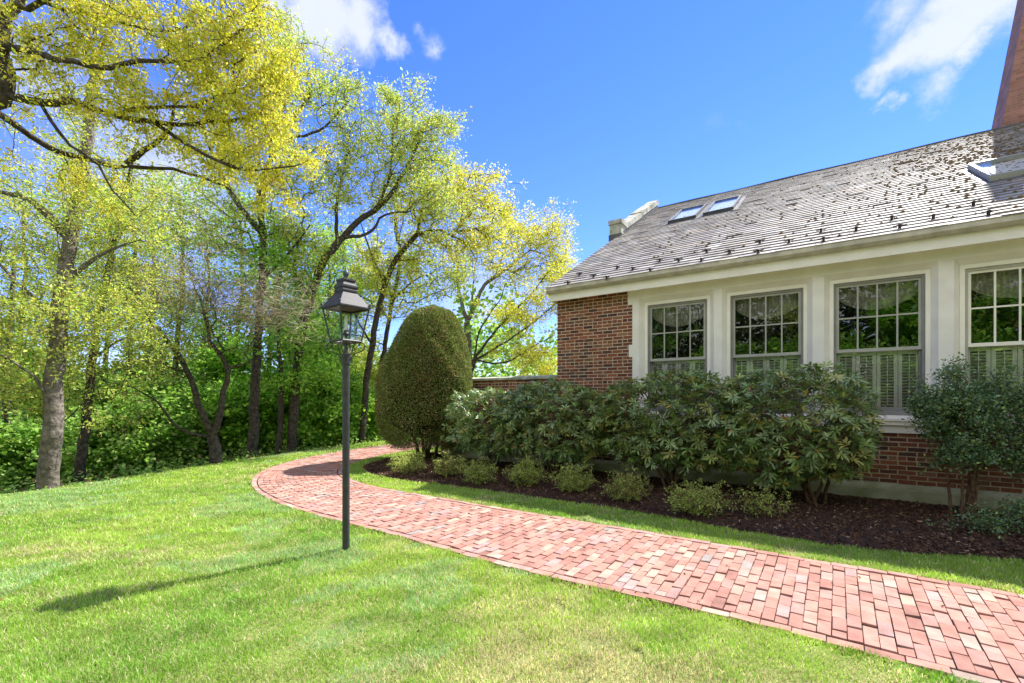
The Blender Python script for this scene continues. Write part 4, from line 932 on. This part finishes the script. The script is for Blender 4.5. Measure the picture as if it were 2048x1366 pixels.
tree('shade_tree', 'pale barked tree forking into a V above the yew shoulder', 'tree',
     [(np.vstack([[f], L((937, 760, 24), (937, 690, 24), (934, 645, 24))]), .20, .17), (L((934, 645, 24), (922, 600, 24), (915, 560, 24), (915, 480, 24)), .12, .04), (L((934, 645, 24), (950, 610, 24), (970, 570, 24.2), (1010, 540, 24.6), (1060, 500, 25)), .13, .04), (L((940, 640, 24), (945, 590, 24), (948, 540, 24)), .08, .03)],
     [E(1000, 450, 24.5, 90, 50, 2.4, 1.0), E(1080, 470, 25, 75, 50, 2.2, 1.4), E(1120, 530, 25, 45, 55, 1.8, 1.0), E(940, 520, 24, 70, 60, 2.0, .7), E(1050, 540, 25, 90, 45, 2, .8)],
     1300, 8, .16, .12, OAK, OAKP, 19, WG, barkpale, base=f, rt=.0075)
f = foot(938, 18)
tree('shade_tree', 'low tree with branches fanning right above the garden wall', 'tree',
     [(np.vstack([[f], L((938, 820, 18), (940, 760, 18), (948, 720, 18))]), .13, .1), (L((948, 720, 18), (985, 670, 18), (1020, 630, 18.1), (1060, 590, 18.2), (1100, 540, 18.4)), .06, .02), (L((948, 720, 18), (1000, 690, 18), (1060, 650, 18), (1120, 600, 18)), .05, .02), (L((950, 720, 18), (1010, 725, 18), (1070, 690, 18), (1110, 670, 18)), .04, .015), (L((948, 720, 18), (960, 660, 18), (1000, 600, 18), (1010, 570, 18)), .045, .015)],
     [E(1050, 620, 18.2, 85, 55, 1.4, 1.4), E(1120, 590, 18.3, 45, 60, 1.2, .9), E(1060, 700, 18, 90, 35, 1.2, .8), E(1080, 735, 18, 60, 20, 1.0, .4)], 900, 9, .11, .08, OAK, SPRP, 20, WG, base=f, rt=.0045)
# further trunks in the wood
ft = [(30, 16, 'slender tree deep in the woods behind the stout leaning trunk, at the left frame edge', SPR, SPRP, 420, 100), (250, 15, 'tree in the woods between the slim leaning tree and the forked tree', SPR, SPRP, 400, 110), (345, 17, 'dark trunked tree behind the left stem of the small forked tree', GRN, GRNP, 400, 110),
      (465, 18, 'tree in the woods seen between forked tree and straight dark trunk', GRN, GRNP, 430, 100), (640, 18, 'tree in the woods close behind the lamp post left side', GRN, GRNP, 520, 90), (700, 22, 'distant tree right behind the lamp lantern', OAK, OAKP, 520, 90), (110, 20, 'deep woods tree behind the stout leaning trunk top', SPR, SPRP, 330, 120),
      (8, 12.5, 'thin trunked tree at the very left frame edge, nearest of the woods trees', SPR, SPRP, 520, 80), (205, 17.5, 'thin tree deep in the woods between the two leaning trees and the forked tree', GRN, GRNP, 450, 80), (288, 20, 'far thin tree behind the low left branch of the forked tree', SPR, SPRP, 400, 80),
      (398, 21, 'far thin tree seen through the fork of the small forked tree', GRN, GRNP, 480, 70), (532, 19, 'far thin tree between the straight dark trunk and the young trunk', SPR, SPRP, 420, 70), (618, 22, 'far thin tree just right of the right leaning forked limbs trunk', GRN, GRNP, 500, 60), (668, 20, 'far thin tree just left of the lamp pole', SPR, SPRP, 450, 60)]
for k, (px, y, lab, pal, pr, ty, rx) in enumerate(ft):
    f = foot(px, y)
    tree('woodland_tree', lab, 'tree', [(np.vstack([[f], L((px + 5, 850, y), (px + 8, 700, y), (px + 20, 560, y + .2), (px + 15, ty, y + .3))]), .13, .04)],
         [E(px + 15, ty + 30, y, rx, 110, 2, .8), E(px, ty + 190, y, rx, 120, 2, 1.2), E(px + 10, 760, y, rx * .9, 70, 1.6, .5)], (620 if px > 600 else 330) if k < 7 else 230, 10, .17, .12, pal, pr, 40 + k, 'trees inside the woods', base=f, rt=.0075)
# understorey saplings: bright green shrubs along the woods edge
us = [(20, 900, 12.5, 75, 70, DRK, 'leafy shrub under the woods at the far left frame edge'), (120, 890, 14, 80, 75, DRK, 'leafy shrub behind base of the stout leaning trunk'), (215, 880, 13.5, 75, 70, DRK, 'shrub right of the slim leaning trunk base'), (310, 870, 14, 80, 75, DRK, 'dark leafy shrub left of the small forked tree'),
      (385, 850, 15, 70, 80, DRK, 'shrub behind the forked tree trunk'), (470, 820, 15.5, 70, 90, GRN, 'bright green sapling between forked tree and dark trunk'), (545, 800, 16, 60, 95, GRN, 'bright green maple sapling behind thin young trunk'), (620, 800, 16.5, 60, 100, GRN, 'bright green sapling left of the lamp pole'),
      (675, 830, 17.5, 55, 80, GRN, 'bright green sapling directly behind the lamp pole'), (735, 830, 18.5, 50, 75, GRN, 'bright green sapling right of the lamp pole'), (785, 780, 20, 60, 90, SPR, 'yellow green sapling hidden partly by the yew'), (430, 720, 17, 90, 90, GRN, 'tall bright sapling above the forked tree fork'),
      (600, 660, 17, 90, 90, GRN, 'tall bright green maple sapling left of the lantern'), (60, 770, 15, 90, 80, GRN, 'tall sapling left of the stout leaning trunk'), (270, 780, 15.5, 90, 80, DRK, 'tall dark sapling behind low branch of forked tree')]
for k, (px, py, y, rx, ry, pal, lab) in enumerate(us):
    f = foot(px, y); rxm = rx / F * y; top = P3(px, py, y)
    tree('understorey_shrub', lab, 'shrub', [(np.array([f, (f[0] + .1, y, f[2] + .6), (top[0] + .05, y, max(top[2], f[2] + .9))]), .035, .02), (np.array([f, (f[0] - .2, y + .1, f[2] + .7), (top[0] - rxm * .4, y + .1, max(top[2], f[2] + .9))]), .03, .015)],
         [E(px, py, y, rx, ry, 1.3, 1.0), (np.array([f[0], y, f[2] + 1.0]), (rxm, 1.2, .9), .7)], 480, 14, .14, .13, pal, GRNP if len(pal) == 4 else SPRP, 70 + k, 'understorey at the woods edge', base=f, minz=f[2] + .1, aspect=.8, flat=.35)
# far wood: one mass
rg = np.random.default_rng(99); n = 130000
px = rg.uniform(-500, 1130, n); y = rg.uniform(22, 42, n); x = (px - CX) / F * y
topz = np.interp(px, [-500, 0, 300, 600, 800, 950, 1130], [3.6, 3.6, 3.4, 3.6, 4.6, 6.0, 6.2]) * (1 + .25 * np.sin(px * .021) + .12 * np.sin(px * .063)) 
zz = -5 + (topz + 5) * rg.random(n) ** .8
cl3 = (np.sin(x * 1.3) * np.sin(zz * 1.5 + x * .4) * np.sin(y * 1.1)); kp = cl3 > -.45
c_ = np.column_stack([x, y, zz])[kp]; V, lc = leaves(c_, 1, .3, .30, [(.24, .42, .07), (.34, .50, .09), (.15, .28, .05), (.48, .54, .17)], [.3, .3, .25, .15], rg, .5, .8)
o = np_obj('distant_woodland', V, [np.arange(len(V)).reshape(-1, 4)], leafm, col=[lc]); tag(o, kind='stuff')
n = 90000; x = rg.uniform(-45, 30, n); y = -rg.uniform(17, 27, n) + .004 * x * x; kq = rg.random(n)
zz = (11 + 2 * np.sin(x * .5) + 1.5 * np.sin(x * 1.3)) * kq ** .9; kp = np.sin(x * 1.1) * np.sin(zz * 1.2 + x * .3) * np.sin(y * 1.0) > -.35
V, lc = leaves(np.column_stack([x, y, zz])[kp], 1, .3, .42, [(.07, .11, .04), (.11, .15, .05), (.04, .06, .025), (.20, .22, .10)], [.3, .3, .25, .15], rg, .5, .8)
o = np_obj('woodland_behind_lawn', V, [np.arange(len(V)).reshape(-1, 4)], leafm, col=[lc]); tag(o, kind='stuff')
# ground cover beyond the lawn
n = 60000; x = rg.uniform(-24, 0, n); y = rg.uniform(4, 26, n); e = lawn_edge(x, y); kp = (e > .15) & (e < 9); x, y, e = x[kp], y[kp], e[kp]
zz = H(x, y) + rg.random(len(x)) ** 2 * .45 * np.clip(e, .2, 1); V, lc = leaves(np.column_stack([x, y, zz]), 1, .02, .085, DRK + [(.20, .15, .07)], [.3, .25, .15, .15, .15], rg, .4, .8)
o = np_obj('ground_cover', V, [np.arange(len(V)).reshape(-1, 4)], leafm, col=[lc]); tag(o, kind='stuff')

# ------------------------------------------------------------------ clipped yew
YX, YY = -2.18, 11.45
def yew():
    rg = np.random.default_rng(5); z0, z1 = .42, 3.84
    root = empty('yew_topiary', (YX, YY, 0)); tag(root, 'tall clipped yew shaped like a rounded cone beside the path bend', 'topiary')
    def rad(z, a):
        t = np.clip((z - z0) / (z1 - z0), 0, 1)
        r = 1.2 * np.interp(t, [0, .05, .11, .2, .3, .4, .485, .58, .67, .77, .86, .92, .955, .985, 1], [.70, .84, .92, .98, 1.0, .99, .965, .90, .82, .725, .61, .50, .40, .22, 0])
        return r * (1 + .03 * np.sin(3 * a + z * 2) + .028 * np.sin(5 * a - z * 4.1) + .02 * np.sin(11 * a + z * 8))
    nz_, na = 40, 40; V = []
    for i in range(nz_ + 1):
        z = z0 + .12 + (z1 - z0 - .17) * i / nz_
        for j in range(na): a = j / na * 2 * math.pi; r = max(float(rad(z, a)) - .14, 0.01); r *= min(1, max(0, (z - z0 - .1) / .55)) ** .6; V.append((r * math.cos(a) + .2 * ((z - z0) / (z1 - z0)) ** 2, r * math.sin(a), z))
    Fq = [(i * na + j, i * na + (j + 1) % na, (i + 1) * na + (j + 1) % na, (i + 1) * na + j) for i in range(nz_) for j in range(na)]
    V.append((0, 0, z0 + .12)); nb = len(V) - 1
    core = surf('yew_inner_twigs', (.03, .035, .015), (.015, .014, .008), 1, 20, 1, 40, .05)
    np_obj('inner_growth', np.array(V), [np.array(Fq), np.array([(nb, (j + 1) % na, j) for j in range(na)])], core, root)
    n = 150000; z = z0 + (z1 - z0) * (1 - rg.random(n) ** 1.15 if False else rg.random(n)); a = rg.uniform(0, 2 * math.pi, n)
    k_ = int(n * .07); z[:k_] = z1 - .35 * rg.random(k_) ** 1.5
    R_ = rad(z, a); r = R_ - np.abs(rg.normal(0, .04, n)) + (rg.random(n) < .03) * rg.uniform(.01, .06, n); low = z < z0 + .5; r[low] *= np.sqrt(rg.random(low.sum())) ** (.5 * (1 - (z[low] - z0) / .5)); z[low] -= .14 * rg.random(low.sum()) ** 2; z = z + rg.normal(0, .02, n)
    topm = R_ < .35; r[topm] = R_[topm] * np.sqrt(rg.random(topm.sum()))
    out_ = np.column_stack([np.cos(a), np.sin(a), np.interp((z - z0) / (z1 - z0), [0, .4, .8, 1], [-.2, .1, .6, 2])]); out_ /= np.linalg.norm(out_, axis=1)[:, None]
    c_ = np.column_stack([r * np.cos(a) + .2 * ((z - z0) / (z1 - z0)) ** 2, r * np.sin(a), z])
    dr = out_ * .9 + rg.normal(0, .55, (n, 3)); dr /= np.linalg.norm(dr, axis=1)[:, None]; b = np.cross(dr, rg.normal(size=(n, 3))); b /= np.linalg.norm(b, axis=1)[:, None]
    s_ = rg.uniform(.022, .05, n)[:, None]; V = np.stack([c_, c_ + dr * s_ * .5 + b * s_ * .22, c_ + dr * s_, c_ + dr * s_ * .5 - b * s_ * .22], 1).reshape(-1, 3)
    pal = [(.17, .25, .055), (.11, .18, .04), (.26, .33, .08), (.34, .24, .12), (.55, .50, .28)]
    br = np.clip(.5 + .5 * np.sin(a * 2.3 + 1.0) * np.sin(z * 1.9), 0, 1); col = leafcol(pal, [.34, .3, .17, .11, .08], n, rg, .25); wb = np.clip(.5 + 1.2 * np.sin(a * 3.1 + z * 1.3) * np.sin(z * 3.3 + 1) * np.sin(a * 7 - z * 2), 0, 1); q_ = rg.random(n) < .22 * wb; col[q_] = np.array((.36, .24, .12)) * rg.uniform(.7, 1.2, (q_.sum(), 1))
    np_obj('crown', V, [np.arange(4 * n).reshape(-1, 4)], needm, root, [col])
    sk = Skel(20000)
    for k in range(9):
        a_ = rg.uniform(0, 6.28); r0 = rg.uniform(.05, .22); r1 = rg.uniform(.25, .8)
        sk.limb([(r0 * math.cos(a_), r0 * math.sin(a_), -.1), (r0 * 1.4 * math.cos(a_), r0 * 1.4 * math.sin(a_), .35), (r1 * math.cos(a_), r1 * math.sin(a_), 1.1)], .045, .025, rg, .15, .01, attach=False)
    t_ = rg.uniform(0, 6.28, 260); rr = rg.uniform(.4, 1.1, 260); T = np.column_stack([rr * np.cos(t_), rr * np.sin(t_), rg.uniform(.25, .9, 260)])
    sk.reach(T, rg, .2, .12, .12, -.15); V, Fq = sk.mesh(sk.radii(.003)); np_obj('trunk', V, [Fq], twigm, root, smooth=True)
yew()

# ------------------------------------------------------------------ rhododendrons
def whorls(c_, ax, rg, nl=(7, 12), Ls=(.075, .13), pal=None, pr=None, reflex=.28, wr=.25):
    V = []; F4 = []; cols = []; n0 = 0
    for p_, a_ in zip(c_, ax):
        a_ = a_ / np.linalg.norm(a_); u = np.cross(a_, [.3, .2, .93]); 
        if np.linalg.norm(u) < .1: u = np.cross(a_, [1, 0, 0])
        u /= np.linalg.norm(u); v = np.cross(a_, u); nl_ = rg.integers(*nl); ph = rg.uniform(0, 6.28); base = pal[rg.choice(len(pal), p=pr)]; el0 = rg.uniform(.05, .85)
        for k in range(nl_):
            an = ph + k * 2.399; d = u * math.cos(an) + v * math.sin(an); el = el0 + rg.normal(0, .22); L_ = rg.uniform(*Ls)
            dr = d * math.cos(el) + a_ * math.sin(el); side = np.cross(dr, a_); side /= np.linalg.norm(side) + 1e-9; up = np.cross(side, dr)
            w_ = L_ * wr * .5 * rg.uniform(.85, 1.2); col = base * rg.uniform(.75, 1.3)
            if rg.random() < .018: col = np.array((.42, .30, .03)) if rg.random() < .5 else np.array((.35, .14, .035))
            st = p_ + dr * .012; pts = []
            for (t, wf) in ((.0, .12), (.18, .55), (.5, 1.0), (.8, .8), (1.0, .05)):
                q_ = st + dr * L_ * t - np.array([0, 0, 1]) * reflex * L_ * t * t * .8; pts += [q_ - side * w_ * wf + up * w_ * .28 * wf, q_, q_ + side * w_ * wf + up * w_ * .28 * wf]
            V += pts
            for r_ in range(4):
                b0 = n0 + r_ * 3; F4 += [(b0, b0 + 1, b0 + 4, b0 + 3), (b0 + 1, b0 + 2, b0 + 5, b0 + 4)]; cols += [col, col]
            n0 += 15
    return np.array(V), np.array(F4), np.array(cols)
RPAL = [np.array((.15, .24, .06)), np.array((.20, .29, .12)), np.array((.25, .32, .08)), np.array((.15, .22, .09)), np.array((.32, .32, .10))]; RPR = [.32, .26, .14, .22, .06]
def rhodo(s, d, rs, rd, z0, z1, nw, seed, label, stems=6, lean=0):
    rg = np.random.default_rng(seed); b = house_pt(s, d); bz = bedz(*b); root = empty('rhododendron', (b[0], b[1], bz)); tag(root, label, 'rhododendron', 'rhododendron shrubs along the house wall')
    # targets in local house axes
    T = []; 
    while len(T) < nw:
        q_ = rg.uniform(-1, 1, 3); e = (abs(q_[0]) ** 2.6 + abs(q_[1]) ** 2.6 + abs(q_[2]) ** (3.6 if q_[2] > 0 else 2.6)) ** .5
        if e > 1 or (e < .62 and rg.random() < .8): continue
        
        T.append(q_)
    T = np.array(T); zc = (z0 + z1) / 2; loc = np.column_stack([lean + T[:, 0] * rs, T[:, 1] * rd, zc + T[:, 2] * (z1 - z0) / 2 + .05 * np.sin(T[:, 0] * 4 + seed)])
    Wp = np.column_stack([loc[:, 0] * TT[0] + loc[:, 1] * DD[0], loc[:, 0] * TT[1] + loc[:, 1] * DD[1], loc[:, 2]])
    outw = np.column_stack([T[:, 0] * TT[0] + T[:, 1] * DD[0], T[:, 0] * TT[1] + T[:, 1] * DD[1], T[:, 2] * .8 + .55]) + rg.normal(0, .25, (nw, 3))
    sk = Skel(30000)
    for k in range(stems):
        a_ = rg.uniform(0, 6.28); r0 = rg.uniform(.03, .16); e = rg.uniform(-.75, .75); e2 = rg.uniform(-.4, .4); q_ = np.array([lean + e * rs, e2 * rd]); w2 = q_[0] * TT + q_[1] * DD
        P = [(r0 * math.cos(a_), r0 * math.sin(a_), -.08), (w2[0] * .3 + rg.normal(0, .05), w2[1] * .3 + rg.normal(0, .05), z0 * .6 + .15), (w2[0], w2[1], zc + rg.uniform(-.2, .1))]
        sk.limb(P, .026, .014, rg, .12, .012, attach=False)
    sk.reach(Wp, rg, .2, .12, .14, -.12); V, Fq = sk.mesh(sk.radii(.0035)); np_obj('stems', V, [Fq], twigm, root, smooth=True)
    V, F4, cc = whorls(sk.p[sk.tips], outw[np.argsort(np.array([np.min(np.linalg.norm(Wp[i] - sk.p[:1], axis=1)) for i in range(nw)]))] * 0 + (sk.p[sk.tips] - sk.p[sk.par[sk.tips]]) * 6 + np.array([0, 0, .45]) + rg.normal(0, .15, (nw, 3)), rg, pal=RPAL, pr=RPR)
    np_obj('foliage', V, [F4], rhodm, root, [cc], smooth=True)
rhodo(4.68, -1.02, .98, .74, .26, 1.92, 1150, 201, 'tall rhododendron nearest the camera, in front of the third window', lean=-.32)
rhodo(2.63, -.95, 1.22, .76, .28, 1.88, 1350, 202, 'rhododendron below the first two windows, second nearest the camera', stems=7)
rhodo(.42, -.92, 1.22, .74, .28, 1.78, 1250, 203, 'rhododendron in front of the brick corner, second from the yew')
rhodo(-1.1, -.78, 1.0, .75, .25, 1.68, 820, 204, 'farthest rhododendron, beside the clipped yew in front of the garden wall', lean=-.12)

# ------------------------------------------------------------------ small azalea mounds and the holly
def mound(name, label, cat, x, y, rx, ry, rz, zc, nt_, per, size, pal, pr, seed, group=None, stems=7, mat=leafm, trunk=twigm, spread=.02, sr=.008, rt=.0016, ex=2.0, flat=.7, base_r=.06, z_min=.04, extra=None, aspect=.55, shellp=.45):
    rg = np.random.default_rng(seed); z0 = bedz(x, y); root = empty(name, (x, y, z0)); tag(root, label, cat, group)
    v = rg.normal(size=(nt_, 3)); v /= np.linalg.norm(v, axis=1)[:, None]; T = v * (rg.random(nt_) ** shellp)[:, None] * np.array([rx, ry, rz]); T[:, 2] += zc
    T *= (1 + .22 * np.sin(v[:, 0] * 5 + seed) * np.sin(v[:, 1] * 4 + seed * 2) + .1 * np.sin(v[:, 2] * 7 + seed))[:, None]; T += rg.normal(0, .018, T.shape)
    if extra is not None: T = np.vstack([T, extra(rg)])
    T = T[T[:, 2] > z_min]; sk = Skel(40000)
    for k in range(stems):
        a_ = rg.uniform(0, 6.28); r0 = rg.uniform(.2, 1) * base_r; sk.limb([(r0 * math.cos(a_), r0 * math.sin(a_), -.05), (rx * .3 * math.cos(a_) + rg.normal(0, .02), ry * .3 * math.sin(a_), zc * .55), (rx * .55 * math.cos(a_), ry * .55 * math.sin(a_), zc)], sr, sr * .5, rg, .08, .006, attach=False)
    sk.reach(T, rg, .2, .08, .12, -.02); V, Fq = sk.mesh(sk.radii(rt)); np_obj('stems', V, [Fq], trunk, root, smooth=True)
    LV, lc = leaves(sk.p[sk.tips], per, spread, size, pal, pr, rg, flat, aspect); np_obj('foliage', LV, [np.arange(len(LV)).reshape(-1, 4)], mat, root, [lc]); return root
AZ = [(.38, .47, .10), (.28, .38, .08), (.52, .55, .18), (.30, .19, .11), (.15, .21, .06)]; AZP = [.3, .25, .18, .12, .15]
az = [(812, 947, .38, .46, 0, 'first azalea at the far end of the row, beside the yew base'), (898, 953, .36, .42, 1, 'reddish azalea second from the yew end of the row'), (958, 966, .34, .40, 0, 'bright azalea third from the yew end of the row'), (1052, 972, .36, .42, 2, 'azalea fourth from the yew end of the row'),
      (1150, 985, .36, .42, 0, 'azalea fifth from the yew, below the first window'), (1256, 1003, .33, .42, 1, 'azalea sixth from the yew, left of the open mulch gap'), (1402, 1030, .40, .44, 0, 'broad azalea seventh from the yew, below the second window'), (1535, 1036, .33, .38, 3, 'sparse twiggy azalea nearest the camera, last of the row')]
for k, (px, py, r, h, ty, lab) in enumerate(az):
    x, y = G(px, py, .05); y += .12
    mound('azalea', lab, 'azalea', x, y, r, r * .9, h * .5, h * .52, 420 if ty != 3 else 210, 12 if ty != 3 else 7, .028, AZ, [.3, .25, .18, .12, .15] if ty != 1 else [.2, .22, .13, .3, .15], 300 + k, 'azaleas along the front of the mulch bed', stems=9)
HOL = [(.085, .17, .075), (.06, .13, .06), (.14, .24, .10), (.21, .30, .07)]; HOLP = [.35, .3, .2, .15]
hx, hy = 5.60, 5.66
def hol_extra(rg):
    A = ell(260, (.75, -.45, 1.3), (.75, .5, .42), rg, .5); B = ell(160, (-.12, .1, 1.42), (.34, .3, .28), rg, .5); D = ell(150, (.55, -.5, .22), (.6, .25, .16), rg, .6); E_ = ell(180, (.35, -.25, .85), (.6, .4, .4), rg, .6)
    E_ = np.vstack([E_, ell(300, (.75, -.35, .95), (.5, .4, .55), rg, .6), ell(160, (-.1, -.1, .85), (.4, .35, .3), rg, .6)]); F_ = np.column_stack([np.full(4, -.05), np.full(4, 0), np.linspace(1.6, 1.95, 4)])
    return np.vstack([A, B, D, E_, F_])
mound('holly_bush', 'open dark green holly bush with exposed stems at the right frame edge', 'holly', hx, hy, .50, .45, .42, 1.32, 900, 22, .036, HOL, HOLP, 401, None, 7, rhodm, twigm, .045, .020, .0026, hol_extra and 2.0, .8, .10, .06, hol_extra, .6, .5)
mound('holly_sprouts', 'low trailing holly sprouts at the foot of the holly bush', 'holly', 5.35, 5.02, .62, .22, .16, .15, 160, 12, .030, HOL, HOLP, 402, None, 6, rhodm, twigm, .03, .008, .002, 2.0, .8, .1, .02, None, .6, .5)

# ------------------------------------------------------------------ trees on the lawn behind the camera (seen in the window glass)
src = [o for o in C.objects if o.name.startswith('woodland_tree') and o.parent is None][:4] + [o for o in C.objects if o.name.startswith('understorey_shrub') and o.parent is None][5:9]
bk = [(-7, -9, 1.15, 0), (-1, -13, 1.2, 1), (4, -14, 1.2, 2), (-12, -4, 1.1, 3), (-5.5, -7.5, 1.5, 4), (-2.5, -10.5, 1.7, 5), (1.5, -11, 1.6, 6), (-9.5, -5.5, 1.5, 7), (5, -10.5, 1.6, 4), (-.5, -10, 1.5, 7)]
bl = ['tree reflected in the first window', 'tree reflected in the second window', 'tree reflected in the third window', 'tree reflected at the edge of the first window', 'shrub reflected low in first window', 'shrub reflected low in second window', 'shrub reflected low in third window', 'shrub reflected in first window left panes', 'shrub reflected in fourth window', 'shrub reflected between second and third windows']
for k, (x, y, sc, i_) in enumerate(bk):
    s_ = src[i_]; r = s_.copy(); C.objects.link(r); r.location = (x, y, 0); r.scale = (sc,) * 3; r.rotation_euler = (0, 0, k * 1.3); r['label'] = bl[k]; r['group'] = 'trees behind the viewer'
    for chd in s_.children:
        c2 = chd.copy(); C.objects.link(c2); c2.parent = r
